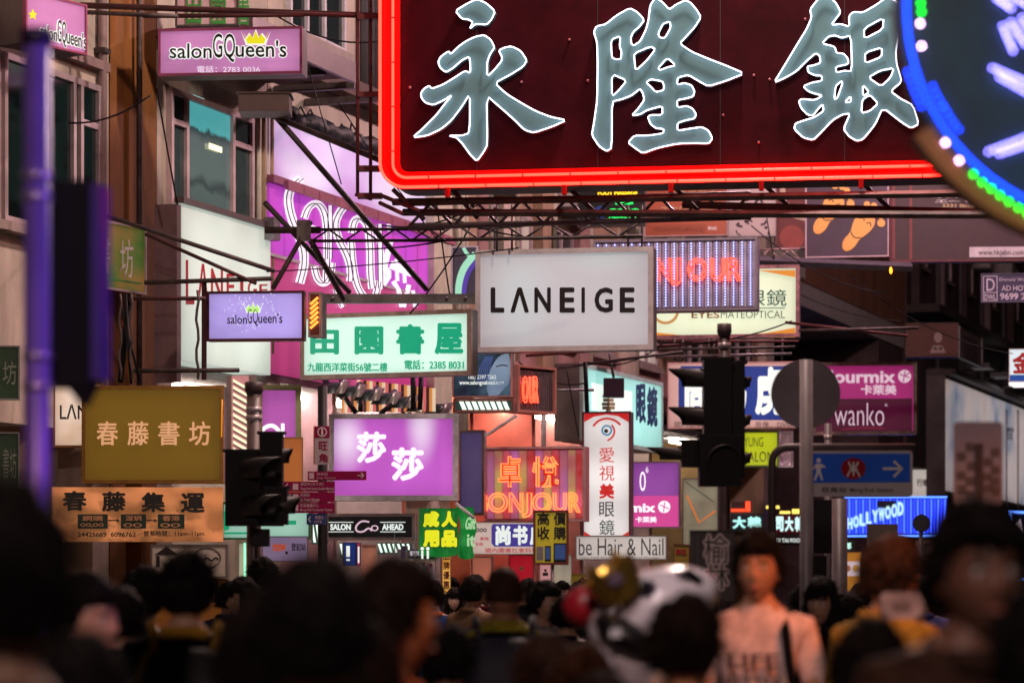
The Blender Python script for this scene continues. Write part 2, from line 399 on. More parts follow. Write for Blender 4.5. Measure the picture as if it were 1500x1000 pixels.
# brown pier between blocks
B2 = building('narrow ochre brown stair tower between the beige building and the white sign band', T(160)+.02, T(229), brownw, 3.2)
MB().tube([(.5, -.08, 3.4), (.5, -.08, 12)], .03).obj('cable_pipe', steel, B2)
rod('cable_bundle', 'bundle of loose black cables hanging down the brown tower above the olive sign', (*PX(190, 430, 27.7).xy, PX(190, 430, 27.7).z), PX(176, 560, 27.6), .03, black, 'cable')
rod('cable_bundle', 'thin black cable beside the bundle above the olive sign', PX(184, 432, 27.6), PX(192, 562, 27.5), .015, black, 'cable')
rod('cable_bundle', 'crooked cable crossing the bundle above the olive sign', PX(176, 440, 27.6), PX(205, 560, 27.5), .012, black, 'cable')
# block 3: bay window and the white fascia below it
B3 = building('grimy pale building with a wide bay window over a white sign band', T(229)+.02, T(391), beige2, 4.1)
w3 = T(229)+.02
tealglass = E('teal_lit_glass', '#6a8480', .26, .75, (1.1, 1, 3.2), None, .2, '#39504c', .12)
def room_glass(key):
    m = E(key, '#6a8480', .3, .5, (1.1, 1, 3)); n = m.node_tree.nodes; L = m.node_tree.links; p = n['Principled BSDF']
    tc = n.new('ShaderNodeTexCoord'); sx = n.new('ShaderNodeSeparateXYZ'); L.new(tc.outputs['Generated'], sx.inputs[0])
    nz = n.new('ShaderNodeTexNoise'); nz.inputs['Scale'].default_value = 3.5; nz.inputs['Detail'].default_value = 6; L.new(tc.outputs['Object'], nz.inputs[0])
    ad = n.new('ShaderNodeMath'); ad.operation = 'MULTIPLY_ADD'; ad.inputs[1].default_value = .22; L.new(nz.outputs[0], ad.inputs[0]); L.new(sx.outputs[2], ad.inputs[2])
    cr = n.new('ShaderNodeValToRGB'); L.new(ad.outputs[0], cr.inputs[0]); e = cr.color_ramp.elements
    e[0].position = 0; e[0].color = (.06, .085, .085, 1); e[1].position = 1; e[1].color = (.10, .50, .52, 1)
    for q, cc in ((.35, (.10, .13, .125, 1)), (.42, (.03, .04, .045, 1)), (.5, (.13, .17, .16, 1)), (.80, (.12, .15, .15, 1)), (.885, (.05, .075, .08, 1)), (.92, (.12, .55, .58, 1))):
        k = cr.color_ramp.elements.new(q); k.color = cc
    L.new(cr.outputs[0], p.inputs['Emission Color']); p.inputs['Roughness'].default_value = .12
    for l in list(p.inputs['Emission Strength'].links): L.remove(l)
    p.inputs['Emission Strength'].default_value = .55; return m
tealglass = room_glass('banded_lit_glass')  # glowing pane with grey and teal bands from bottom to top
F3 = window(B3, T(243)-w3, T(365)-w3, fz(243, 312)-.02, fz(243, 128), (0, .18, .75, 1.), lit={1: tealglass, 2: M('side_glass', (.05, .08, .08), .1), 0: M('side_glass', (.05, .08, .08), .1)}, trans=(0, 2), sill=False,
            fr=M('pinkish_frame', (.55, .40, .42), .5, .1))
MB().box(T(300)-w3, T(318)-w3, -.06, -.047, 6.38, 6.44).obj('painted_lamp_reflection', E('reflection_yellowish', '#fff6c0', 1.4), F3)  # lamp reflections on the pane painted as glowing bars
MB().box(T(276)-w3, T(292)-w3, -.06, -.047, 6.86, 6.89).obj('painted_lamp_reflection', E('reflection_teal', '#b0f4ee', .9), F3)
MB().box(-.05, T(390)-w3, -1.05, -.003, 7.36, 7.44).obj('canopy_slab', M('rotten_canopy', (.14, .075, .07), .85, 0, .6, 3, .5), B3)
MB().box(-.05, T(390)-w3, -1.10, -1.052, 7.30, 7.52).obj('canopy_gutter', M('gutter', (.16, .11, .12), .5, .4), B3)
for i in range(5): MB().box(.3+i*.9, .38+i*.9, -1.0, -.02, 7.28, 7.358).obj('canopy_joist', steel, B3)
for i, (px, m_) in enumerate([(370, 'pale_pipe'), (376, 'tan_pipe'), (383, 'pale_pipe'), (388, 'tan_pipe')]):
    MB().tube([(T(px)-w3, -.07, 4.3), (T(px)-w3, -.07, 7.2)], (.035, .05, .03, .04)[i]).obj('drain_pipe', M(m_, (.55, .5, .4) if m_[0] == 'p' else (.3, .2, .1), .6), B3)
MB().box(T(372)-w3, T(382)-w3, -.24, -.12, 5.55, 5.8).obj('junction_box', steel_l, B3)
# block 4: the huge magenta billboard
B4 = building('building wrapped by the huge lilac and magenta billboard', T(391)+.02, T(645), beige2, 4.4)
w4 = T(391)+.02
window(B4, T(418)-w4, T(500)-w4, fz(440, 52), 10.3, (0, .3, .62, 1), fr=M('white_frame', (.55, .5, .55), .5))
MB().box(-.0, T(645)-w4, -.25, -.003, 7.55, 7.75).obj('cornice', M('cornice_dark', (.12, .07, .06), .8), B4)
for px in (525, 535, 545): MB().tube([(T(px)-w4, -.07, 7.8), (T(px)-w4, -.07, 12)], .05).obj('drain_pipe', M('dark_pipe', (.1, .09, .1), .6), B4)
MB().box(T(560)-w4, T(640)-w4, -.06, -.002, 9.2, 11).obj('shutter', M('louvre_dark', (.06, .06, .07), .5), B4)
# block 5: tan / rose building going away behind the signs
B5 = building('long tan and rose tenement with balconies going away behind the hanging signs', T(645)+.02, T(1125), tanw, 4.6)
w5 = T(645)+.02
paleglass = E('lit_window_cream', '#d8c0b4', .5, .5, (1, 1, 1))
for i, px in enumerate((655, 690, 740, 800, 860, 925, 990, 1060)):
    a = T(px)-w5; b = T(px+34)-w5
    for zz in (5.3, 8.4, 11.4):
        window(B5, a, b, zz, zz+1.7, (0, .5, 1), glass=[M('dark_glass', (.02, .03, .03), .08), paleglass][(i*2+int(zz)) % 3 == 0])
for i, px in enumerate((648, 668, 682, 722, 780, 835, 905, 975, 1045, 1110)):
    a = T(px)-w5
    MB().box(a, a+.5, -.16, -.003, 4.7, 14).obj('pilaster', [beige2, tanw, pinkw][i % 3], B5)
    MB().tube([(a+.7, -.1, 4.7), (a+.7, -.1, 14)], .06).obj('drain_pipe', M('pale_pipe', (.5, .45, .4), .6), B5)
    MB().box(a+.95, a+1.7, -.55, -.05, 7.3+.4*(i % 2), 7.85+.4*(i % 2)).obj('air_conditioner', M('ac_white', (.45, .42, .4), .6), B5)
MB().box(0, T(1125)-w5, -.5, -.003, 4.55, 4.75).obj('canopy', M('rose_canopy', (.42, .2, .2), .7), B5)
MB().box(0, T(1125)-w5, -.05, -.003, 4.75, 5.25).obj('spandrel', pinkw, B5)
# block 6 overhang beyond the side street
D6 = fac(1172)[1]
B6 = thing('building', 'brown overhanging corner building with a pale grey soffit above the side street', 'building', (AX+sn*T(1172), AY+cs*T(1172), 0), R90)
z6 = fz(1172, 410)
MB().box(0, T(1326)-T(1172), .0, 9, z6, 26).obj('upper_wall', M('orange_brown_cladding', (.30, .13, .075), .8, 0, .35, 1, .2, True), B6)
MB().box(.02, T(1326)-T(1172)-.02, .02, 8.9, z6-.5, z6-.004).obj('soffit', M('grey_soffit', (.5, .46, .44), .8, 0, .2, .5), B6)
MB().box(.3, T(1326)-T(1172)-.02, 3, 8.9, 0, z6-.51).obj('rear_wall', M('rear_brown', (.12, .07, .06), .8), B6)
MB().box(T(1290)-T(1172), T(1326)-T(1172), .05, 2.9, 0, z6-.51).obj('corner_pier', darkw, B6)
# block 7: dark building at the right
t7 = T(1328); B7 = building('dark grimy tenement at the right with laundry grilles above the white billboard', t7, T(1640), darkw, 4.6)
for i, px in enumerate((1335, 1372, 1405, 1440, 1475, 1500)):
    a = T(px)-t7
    for zz in (9.6, 13.2, 16.8):
        window(B7, a+.3, a+1.9, zz, zz+1.6, (0, .5, 1), glass=[M('dark_glass', (.02, .03, .03), .08), M('grey_curtain', (.3, .24, .26), .8)][(i+int(zz)) % 2])
    MB().box(a+2.1, a+2.8, -.5, -.02, 10.4, 10.95).obj('air_conditioner', M('ac_white', (.45, .42, .4), .6), B7)
    MB().tube([(a+3.1, -.1, 5), (a+3.1, -.1, 18)], .07).obj('drain_pipe', M('dark_pipe', (.1, .09, .1), .6), B7)
    MB().box(a, a+.35, -.2, -.003, 8.4, 20).obj('pilaster', [darkw, M('mauve_panel', (.2, .14, .16), .7)][i % 2], B7)
MB().box(0, T(1640)-t7, -.8, -.003, 8.3, 8.5).obj('canopy', M('dark_canopy', (.06, .045, .045), .8), B7)
# far end of the street and side street
fb = thing('building', 'dark distant block closing the side street behind the traffic signals', 'building', (9, 96, 0), 0)
MB().box(-14, 12, 0, 10, 0, 40).obj('wall', M('far_dark_wall', (.07, .04, .045), .8, 0, .5, .3), fb)
for i in range(9):
    for j in range(7):
        F = MB().box(-13+i*2.7, -11.6+i*2.7, -.08, -.004, 6+j*3.1, 7.7+j*3.1).obj('window', [M('dark_glass', (.02, .03, .03), .08), E('warm_far_window', '#c08a5a', .25, .4)][(i*3+j*5) % 7 == 0], fb)
rb = thing('building', 'dark building on the far right hidden behind the billboard', 'building', (24, 92, 0), R90)
MB().box(0, 60, 0, 12, 0, 34).obj('wall', darkw, rb)
# ------------------------------------------------------------------ lit shops under the buildings
tube_m = E('fluorescent_tube', '#fff2e4', 26)
def goods(par, x0, x1, y, z0, z1, rows, step, cols, seed, dz=.7):
    """shelves with many small packs; boards are parts, the packs too small to pick out are one mass"""
    rnd = random.Random(seed); mats = [M('pack_'+c, lin(c), .5, 0, .3, 20) for c in cols]; mb = MB()
    for r in range(rows):
        zb = z0+(z1-z0)*r/rows; h = (z1-z0)/rows
        MB().box(x0, x1, y-.3, y, zb-.03, zb-.002).obj('shelf_board', M('shelf_white', (.5, .46, .44), .5), par)
        x = x0+.02
        while x < x1-step:
            ww = step*(.5+rnd.random()); mb.box(x, x+ww*.9, y-.27+rnd.random()*.05, y-.02, zb, zb+h*(.5+.4*rnd.random()), rnd.randrange(len(mats))); x += ww
    o = mb.obj('goods', mats, par); o['kind'] = 'stuff'
def shop(label, pa, pb, wallc, zc=4.1, cols=('#c03040', '#e0b040', '#3060a0', '#d0d0d0', '#30a060'), tubes=2, rows=4, y=1.6, seed=1, power=None, closed=False):
    a, b = T(pa), T(pb); W = b-a
    R = thing('shop_interior', label, 'shop', (AX+sn*a, AY+cs*a, 0), R90)
    mw = M('shopwall_'+wallc, lin(wallc), .7, 0, .25, 1.5)
    MB().box(.05, W-.05, y, y+.1, .14, zc).obj('rear_panel', mw, R)
    MB().box(.0, .05, .1, y, .14, zc).obj('side_panel', mw, R)
    MB().box(W-.05, W, .1, y, .14, zc).obj('side_panel', mw, R)
    MB().box(.0, W, .0, y+.1, zc+.002, zc+.1).obj('ceiling_panel', M('shop_ceiling', (.6, .56, .55), .7), R)
    if rows: goods(R, .3, W-.3, y-.002, .5, 3.4, rows*2, .16, cols, seed)
    for i in range(tubes):
        xx = W*(i+.5)/tubes
        MB().box(xx-.6, xx+.6, .5, .56, zc-.08, zc-.02).obj('tube_light', power or tube_m, R)
    return R
shop('bright shop with shelves of books under the orange banner', 60, 228, '#caa890', 3.3, seed=2, y=1.8)
shop('shop with rows of small packs behind the barber stripes', 232, 390, '#c8b8a8', 3.9, ('#c03040', '#e08040', '#f0d0c0', '#803020'), seed=3)
shop('cosmetics shop glowing pink under the magenta billboard', 393, 500, '#d8a8b0', 4.0, ('#d05080', '#f0c0d0', '#8040a0', '#e0e0e0'), seed=4)
shop('shop full of clear racks and small goods left of the green banner', 502, 600, '#c8b0b0', 4.0, ('#d0d0d8', '#a05070', '#6070a0', '#c8c0c0', '#509070'), rows=5, seed=5)
shop('orange tiled shop entrance behind the woman facing the camera', 602, 700, '#d07050', 4.3, ('#e0a040', '#c04030'), rows=0, seed=6)
shop('red and salmon shop entrance under the white and violet banner', 702, 790, '#d86a58', 4.3, rows=0, seed=7)
shop('pink walled shop behind the held up yellow placard', 792, 860, '#d88a80', 4.3, ('#e0d0c0', '#c05050', '#40506a'), rows=2, seed=8)
shop('pale shop under the white hair and nail sign', 862, 960, '#c0a8a0', 4.3, rows=3, seed=9)
shop('yellow lit shop behind the grey plate with outlined characters', 962, 1060, '#b09060', 4.3, ('#d0a020', '#a03020', '#304050'), rows=3, seed=10)
shop('dim shop past the young man in the pale shirt', 1062, 1120, '#705040', 4.3, ('#a04030', '#403040'), rows=2, seed=11, tubes=1, power=E('dim_tube', '#ffb070', 2.))
# ================================================================== the signs
# ---- great red neon bank sign
P = Plane(562, 27, -9); P.root('neon_sign', 'giant dark red neon sign with three white outlined chinese characters and a red border', 'neon sign', 279)
redp = M('dark_red_enamel', (.042, .0022, .006), .55, 0, .35, 2.5, spec=.06)
redt = E('red_neon', (1, .011, .006), 18, base=.1)
redglass = M('red_channel', (.6, .006, .006), .5, 0, .2, 4, spec=.06)
charm = M('sea_grey_letter_face', (.13, .27, .30), .6, 0, .08, 1, spec=.15)
wht = E('white_neon', '#f0ecff', 3.4, base=.2)
def rrect(x0, z0, x1, z1, r, n=6):
    o = []
    for cx, cz, a in ((x1-r, z1-r, 0), (x0+r, z1-r, 90), (x0+r, z0+r, 180), (x1-r, z0+r, 270)):
        o += [(cx+r*math.cos(math.radians(a+90*i/n)), cz+r*math.sin(math.radians(a+90*i/n))) for i in range(n+1)]
    return o
Wb = P.l(1760, 200)[0]; Hb = 3.4
MB().prism([rrect(.0, .0, Wb, Hb, .24)], .0, .45).obj('housing', M('sign_back_dark', (.05, .02, .02), .6), P.o)
MB().prism([rrect(.02, .02, Wb-.02, Hb-.02, .22)], -.02, -.002).obj('face_panel', redp, P.o)
MB().prism([rrect(-.01, -.01, Wb+.01, Hb+.01, .25), rrect(.035, .035, Wb-.035, Hb-.035, .20)], -.16, -.021).obj('frame_channel', redglass, P.o)
MB().prism([rrect(.036, .036, Wb-.036, Hb-.036, .199), rrect(.165, .165, Wb-.165, Hb-.165, .08)], -.032, -.022).obj('border_strip', redglass, P.o)
for i, (d, yy) in enumerate(((.002, -.175), (.105, -.08))):
    q = rrect(d, d, Wb-d, Hb-d, max(.05, .24-d), 8)
    MB().tube([(a, yy, b) for a, b in q], .013 if i else .014, 8, True).obj('border_tube', redt, P.o)
for px in (660, 830, 985, 1117, 1262):
    a = P.l(px, 200)[0]; MB().box(a-.02, a+.02, -.19, -.12, -.10, -.012).obj('tube_bracket', redglass, P.o)
for x in (.9, 2.05, 3.2, 4.35, 5.5):
    MB().box(x-.004, x+.004, -.0235, -.0205, .17, Hb-.17).obj('panel_seam', M('seam_dark', (.02, .002, .003), .6), P.o)
for i in range(14):
    x = .45+i*.45; MB().box(x-.006, x+.006, -.10, -.06, .08, .13).obj('tube_clip', M('clip_dark', (.10, .004, .004), .5), P.o); MB().box(x+.11, x+.12, -.195, -.15, -.012, .018).obj('tube_clip', M('clip_dark', (.10, .004, .004), .5), P.o)
for i in range(7):
    z = .35+i*.42; MB().box(.08, .13, -.10, -.06, z, z+.012).obj('tube_clip', M('clip_dark', (.10, .004, .004), .5), P.o)
for x, y in ((602, 130), (765, 122), (700, 262), (862, 120), (870, 258), (985, 200), (1105, 112), (1112, 210), (1128, 118), (1180, 30), (1060, 170), (835, 60)):
    q = P.l(x, y); MB().tube([(q[0], -.021, q[1]), (q[0], -.06, q[1])], .012, 8).obj('glass_insulator', M('insulator', (.4, .12, .14), .3), P.o)
def zc(L, ox): return [(x/4+ox, y/4) for x, y in L]
CH = [
 [zc([(362,82),(430,40),(490,12),(545,38),(595,85),(575,130),(548,162),(480,158),(445,188),(465,148),(440,132),(400,128)], 580)],
 [zc([(430,255),(480,232),(530,222),(570,250),(592,295),(565,335),(548,380),(548,465),(590,425),(632,375),(635,350),(615,312),(650,295),(690,288),(745,315),(780,370),(760,405),(690,450),(592,502),(660,565),(750,620),(830,665),(920,700),(1012,718),(930,755),(820,792),(765,775),(700,710),(620,640),(545,575),(550,860),(530,900),(488,958),(450,920),(400,850),(370,820),(322,808),(400,808),(440,795),(447,740),(447,565),(400,640),(340,720),(280,770),(200,808),(112,820),(170,770),(250,690),(300,625),(345,570),(300,600),(235,630),(190,618),(165,590),(162,560),(180,535),(210,517),(225,535),(290,512),(350,475),(420,430),(450,445),(450,385),(443,348),(400,370),(350,415),(308,440),(275,415),(262,380),(275,350),(325,315),(335,335),(380,290)], 580)],
 [zc([(130,205),(145,172),(200,160),(260,110),(340,65),(385,90),(425,135),(400,170),(360,205),(345,240),(350,275),(362,285),(400,260),(435,190),(450,130),(458,50),(490,5),(530,30),(570,75),(610,45),(660,22),(690,30),(730,75),(755,120),(720,175),(680,220),(630,272),(700,320),(800,362),(900,400),(1010,447),(900,490),(798,522),(740,490),(682,455),(620,470),(615,512),(660,502),(700,515),(718,550),(710,580),(670,592),(615,602),(618,645),(670,635),(705,650),(728,685),(715,710),(670,718),(618,735),(618,780),(690,768),(760,758),(800,780),(822,825),(800,855),(720,852),(620,855),(500,880),(415,912),(370,880),(330,850),(365,808),(450,808),(535,795),(538,770),(490,765),(460,740),(445,700),(460,688),(530,688),(530,635),(440,660),(400,685),(350,692),(390,650),(425,600),(415,560),(400,535),(350,575),(290,598),(235,610),(235,880),(205,900),(160,870),(118,805),(130,740),(150,600),(152,400),(150,270)], 840)]
  + [zc(h, 840) for h in ([(230,250),(285,228),(280,290),(292,320),(288,362),(262,365),(235,355)], [(365,330),(460,290),(490,305),(440,370),(375,430),(368,380)], [(505,215),(535,155),(575,145),(578,180),(545,240),(515,238)], [(505,415),(560,355),(608,400),(560,410),(515,428)], [(235,450),(322,487),(280,540),(235,582)], [(435,500),(460,480),(530,492),(540,520),(535,545),(490,555),(465,525)])],
 [zc([(140,500),(190,420),(280,270),(330,190),(360,120),(350,75),(400,10),(420,-5),(470,5),(505,40),(530,90),(500,130),(475,165),(530,158),(580,175),(578,110),(605,88),(660,92),(740,45),(790,8),(840,18),(875,50),(868,150),(862,250),(850,320),(855,390),(870,440),(885,495),(820,550),(880,595),(950,630),(985,742),(940,765),(890,735),(775,645),(730,745),(660,830),(625,840),(580,815),(545,770),(585,680),(540,685),(480,720),(420,785),(370,835),(310,820),(258,770),(265,738),(310,722),(380,700),(430,665),(425,625),(400,650),(370,690),(340,690),(300,650),(285,610),(300,595),(380,602),(425,575),(380,565),(340,550),(310,522),(360,500),(420,490),(420,460),(380,458),(340,440),(335,405),(370,400),(412,385),(408,345),(385,328),(340,365),(270,435),(200,475)], 1100)]
  + [zc(h, 1100) for h in ([(420,272),(460,230),(500,225),(535,240),(590,225),(595,435),(550,430),(505,442),(500,408),(575,392),(572,360),(545,330),(505,328),(495,290)], [(665,185),(780,122),(775,190),(668,245)], [(672,325),(770,295),(768,350),(672,388)], [(690,470),(760,430),(840,415),(820,470),(765,522)], [(500,520),(535,490),(540,505),(510,590),(492,598)], [(658,512),(695,555),(660,580)], [(655,600),(700,570),(748,622),(700,665),(650,678)], [(552,615),(588,578),(588,613)])],
]
for gph in CH:
    R = [chaikin(P.pts(r), .17) for r in gph]
    c = MB().prism(R, -.11, -.021).obj('character', charm, P.o)
    for r in R:
        MB().tube([(a, -.135, b) for a, b in r], .0058, 6, True).obj('neon_tube', wht, c)
# steelwork under and beside it
st = P
for i, (y, a, b) in enumerate(((296, 575, 1500), (311, 590, 1470))):
    rod('support_beam', ['upper dark square beam running under the giant red neon sign', 'lower dark beam running under the giant red neon sign'][i], PX(a, y, 27.2), PX(b, y-14+i*18, 25.8), .035, steel, 'beam', n=4)
for i, (x, x2) in enumerate(((575, 622), (660, 700), (830, 880), (985, 1030), (1117, 1170), (1262, 1310))):
    rod('hanger_brace', 'slanted steel brace below the red sign, '+['at its left corner', 'near the left', 'over the white lightbox', 'over the led ribs', 'over the foot posters', 'over the footprints'][i], PX(x, 277-i*2, 27.05), PX(x2, 322-i*2, 27.1), .022, steel, 'brace')
truss('lattice_truss', 'violet grey lattice truss under the giant red sign', PX(598, 333, 28), PX(1100, 318, 27.6), .22*1.05, 15, M('lilac_grey_steel', (.2, .16, .2), .4, .5, .3), .026)
truss('lattice_truss', 'thin rusty lattice truss just above the white lightbox', PX(600, 352, 29.5), PX(940, 346, 29.3), .16, 10, steel, .02, inv=True)
rod('support_beam', 'maroon diagonal channel under the right part of the red sign', PX(1000, 300, 27.3), PX(1480, 312, 26.2), .035, steel_r, 'beam', n=4)
L_ = thing('ladder_frame', 'maroon steel ladder frame left of the giant red neon sign', 'ladder frame', PX(524, 288, 27.3))
for x in (524, 543): MB().tube([PX(x, 288, 27.3)-L_.location, PX(x, -60, 27.3)-L_.location], .018, 5).obj('upright', steel_r, L_)
for y in (288, 248, 140, 26): MB().box(0, PX(560, 0, 27.3).x-L_.location.x, -.05, .05, PX(0, y, 27.3).z-L_.location.z-.02, PX(0, y, 27.3).z-L_.location.z+.03).obj('rung', steel_r, L_)
MB().tube([PX(520, 285, 27.3)-L_.location, PX(545, 292, 27.3)-L_.location], .018, 5).obj('foot_bar', steel_r, L_)
for i, (p, q) in enumerate(((( 555, 285), (612, 308)), ((556, 297), (590, 313)))):
    rod('bracket', ['upper rusty bracket', 'lower rusty bracket'][i]+' sticking out under the left corner of the red sign', PX(*p, 27.2), PX(*q, 27), .02, steel_r)
# ---- lilac salon signs
pinkf = E('lilac_pink_lightbox', '#b878aa', .85, .28, (1.3, 1, 2.5), base=.5)
def queen(P, x0, y0, x1, y1, tel=False, white=True, sk=0):
    """the salon's lettering: small letters round two tall ones, a crown, white edges"""
    W = x1-x0; H = y1-y0; parts = [('salon', (0, .42, .36, .88), .006), ('GQ', (.37, .12, .56, 1.0), .0), ("ueen's", (.565, .33, 1.0, .84), .010)]
    for b, (a, t, c, d), bold in parts:
        bx = (x0+a*W, y0+t*H+sk*(a+c)/2, x0+c*W, y0+d*H+sk*(a+c)/2)
        if white: P.text(b, (bx[0]-1.3, bx[1]-1.3, bx[2]+1.3, bx[3]+1.3), white_glow, .07, -.010, .003, 'white_edge', skew=sk*(c-a))
        P.text(b, bx, ink, bold, -.016, .004, skew=sk*(c-a))
white_glow = E('white_lit_print', '#e8f0ea', .8, base=.5)
yel_glow = E('yellow_lit_print', '#d8d020', .9, base=.5)
def crown(P, cx, cy, w, h, mat, outline=True):
    L = [(-.5, -.45), (-.38, .1), (-.22, -.35), (-.12, .05), (0, -.62), (.12, .05), (.22, -.35), (.38, .1), (.5, -.45), (.34, .5), (-.34, .5)]
    if outline: P.poly([(cx+x*w*1.2, cy+y*h*1.25) for x, y in L], white_glow, -.010, -.006, 'crown_edge')
    P.poly([(cx+x*w, cy+y*h) for x, y in L], mat, -.016, -.011, 'crown')
darkfr = M('dark_frame', (.09, .03, .035), .5, .2)
P = SIGN('lightbox_sign', 'pink salon lightbox with yellow crown hung above the bay window', 232, 43, 112, 443, 28.4, pinkf, M('pink_frame', (.35, .08, .18), .4, .2), -6, .3, .025)
queen(P, 249, 44, 420, 92); crown(P, 375, 56, 36, 17, yel_glow); P.text('電話：2783 0036', (289, 97, 381, 107), E('pale_lit_print', '#e8d8e6', .8), .0)
P = SIGN('lightbox_sign', 'pink salon lightbox mounted on the beige wall at the top left corner', 36, -14, 62, 126, 25.9, pinkf, M('pink_frame', (.35, .08, .18), .4, .2), 55, .35, .02)
queen(P, 58, 16, 125, 60, sk=20); P.poly([(47, 14), (49, 19), (53, 21), (50, 24), (51, 29), (47, 26), (43, 28), (44, 23), (41, 20), (45, 19)], yel_glow, name='star')
P = SIGN('lightbox_sign', 'small pale violet salon lightbox with green crown on a steel arm', 303, 427, 500, 446, 28.0, E('violet_lightbox', '#a896dc', .95, .15, (2, 1, 2), base=.5), M('wine_frame', (.12, .03, .04), .5, .2), -5, .14, .025)
queen(P, 333, 449, 414, 478, white=False); crown(P, 371, 451, 24, 12, E('green_lit_print', '#b8e880', .9))
rnd = random.Random(3)
for i in range(70):
    a = rnd.random()*6.28; r = 18+rnd.random()*24; P.disc(371+r*1.0*math.cos(a), 456+r*.8*math.sin(a), .7, white_glow, n=6, name='sparkle')
P = SIGN('barber_box', 'short box of glowing orange slanted tubes beside the pale violet lightbox', 452, 428, 494, 471, 28.3, E('orange_dark_back', '#5a2a20', .5), M('pale_frame', (.5, .4, .38), .4), -12, .2, .02)
for i in range(6): P.bar((456, 446+i*7), (467, 436+i*7), .012, E('orange_tube', '#ff8030', 3), -.03, name='neon_tube')
# ---- white panel with red letters on the facade
P = Plane(259, 29.8, 90-TH); P.root('fascia_sign', 'large glowing white fascia panel with thin red letters under the bay window', 'sign', 527)
q = P.l(389, 546)[0]; h = P.l(259, 298)[1]
MB().box(0, q, -.06, .3, 0, h).obj('face_panel', E('white_fascia', '#dde8dc', .68, .22, (.9, 1, .7), base=.5), P.o)
MB().box(-.04, q+.02, -.10, .3, h+.001, h+.06).obj('top_rail', M('rail_dark', (.1, .07, .07), .5), P.o)
redprint = M('red_print', (.55, .01, .03), .5, 0, .1)
for ch, a, b in zip('LΛNEIGE', (264, 281, 301, 324, 344, 355, 372), (276, 297, 318, 335, 348, 368, 384)):
    P.text(ch, (a, 381+(a-264)*.33, b, 446-(a-264)*.12), redprint, .0, -.07)
P2 = Plane(226, 29.0, -18); P2.root('wall_panel', 'dim mauve side panel closing the end of the white fascia', 'panel', 560)
MB().box(0, P2.l(259, 527)[0], .0, .1, 0, P2.l(226, 300)[1]).obj('face_panel', M('mauve_side', (.26, .17, .18), .7), P2.o)
# ---- olive bookshop sign, orange cloth banner
P = SIGN('book_shop_sign', 'olive green signboard with gold frame and four salmon serif characters', 120, 565, 708, 328, 27.2, E('olive_lit_board', '#6c5216', .62, .12, (1, 1, 1), base=1), M('gold_frame', (.85, .45, .12), .25, .9, .3, 6), -2, .25, .035)
for i, c in enumerate('春藤書坊'):
    x = 142+i*45; P.text(c, (x, 617, x+31, 652), E('salmon_lit_print', '#e0a478', .72), .012)
P.bar((326, 585), (325, 640), .006, E('gold_glint', '#e08a20', .8), -.03, name='gold_glint')  # glint on the gold frame painted as a thin glowing bar
for i, x in enumerate((176, 192, 289)):
    pts = [PX(x+2*math.sin(k*1.7), 430+k*14 if i < 2 else 425+k*14.5, 27.25) for k in range(10)]
    c = MB().tube([p-pts[0] for p in pts], .012 if i < 2 else .014, 5).obj('chain', steel); c.location = pts[0]; c['category'] = 'chain'
    c['label'] = ['left chain holding the olive signboard', 'middle chain holding the olive signboard', 'long right chain holding the olive signboard in front of the white panel'][i]
def cloth(P, W, H, amp=.02, nx=26, nz=8, name='cloth', mat=None, seed=0, y=0, slack=.03):
    mb = MB(); vs = []
    for j in range(nz+1):
        for i in range(nx+1):
            u, v = i/nx, j/nz
            d = amp*noise.noise(Vector((u*5+seed, v*2.5, seed)))*2+amp*.5*noise.noise(Vector((u*14, v*8+seed, 2)))
            vs.append((u*W, y+d, v*H-slack*4*u*(1-u)*(1-v)))
    fs = [(j*(nx+1)+i, j*(nx+1)+i+1, (j+1)*(nx+1)+i+1, (j+1)*(nx+1)+i) for j in range(nz) for i in range(nx)]
    n = len(vs); vs += [(a, b+.004, c) for a, b, c in vs]; fs += [tuple(n+k for k in reversed(f)) for f in fs]
    mb.add(vs, fs, 0, True); return mb.obj(name, mat, P.o)
P = Plane(76, 27.0, 2); P.root('cloth_banner', 'wrinkled orange cloth banner with black characters below the olive sign', 'banner', 793)
orange = E('glowing_orange_cloth', '#d8925c', .22, .45, (3, 1, 5), base=1.3, rough=.7)  # glow put into the cloth colour to brighten it
cloth(P, P.l(327, 793)[0], P.l(76, 713)[1], .035, 44, 14, mat=orange, slack=.0)
bk = M('banner_print', (.025, .025, .02), .6)
for i, c in enumerate('春藤集運'):
    x = 93+i*57.5; P.text(c, (x, 719+i*1, x+35, 748+i*1), bk, .035, -.075, .012)
for i, (a, b, c) in enumerate(((115, 159, '網購'), (178, 215, '深圳'), (232, 271, '香港'))):
    P.rect(a, 753, b, 774, M('banner_dark_green', (.02, .05, .03), .6), -.070, -.062, 'print_block')
    P.text(c, (a+7, 755, b-7, 763), M('banner_bright', (.75, .4, .2), .6), .02, -.076, .004)
    P.text(['OO,OO', 'OO', 'OO'][i], (a+4, 766, b-6, 772), M('banner_bright', (.75, .4, .2), .6), .02, -.076, .004)
for a, b in ((160, 176), (216, 231)):
    P.bar((a, 762), (b, 762), .006, bk, -.068, name='arrow'); P.poly([(b-4, 759), (b, 762), (b-4, 765)], bk, -.070, -.064, 'arrow_head')
P.text('24425689  6096762', (115, 779, 200, 786), bk, .02, -.068); P.text('營業時間：11am~11pm', (211, 777, 300, 786), bk, .02, -.068)
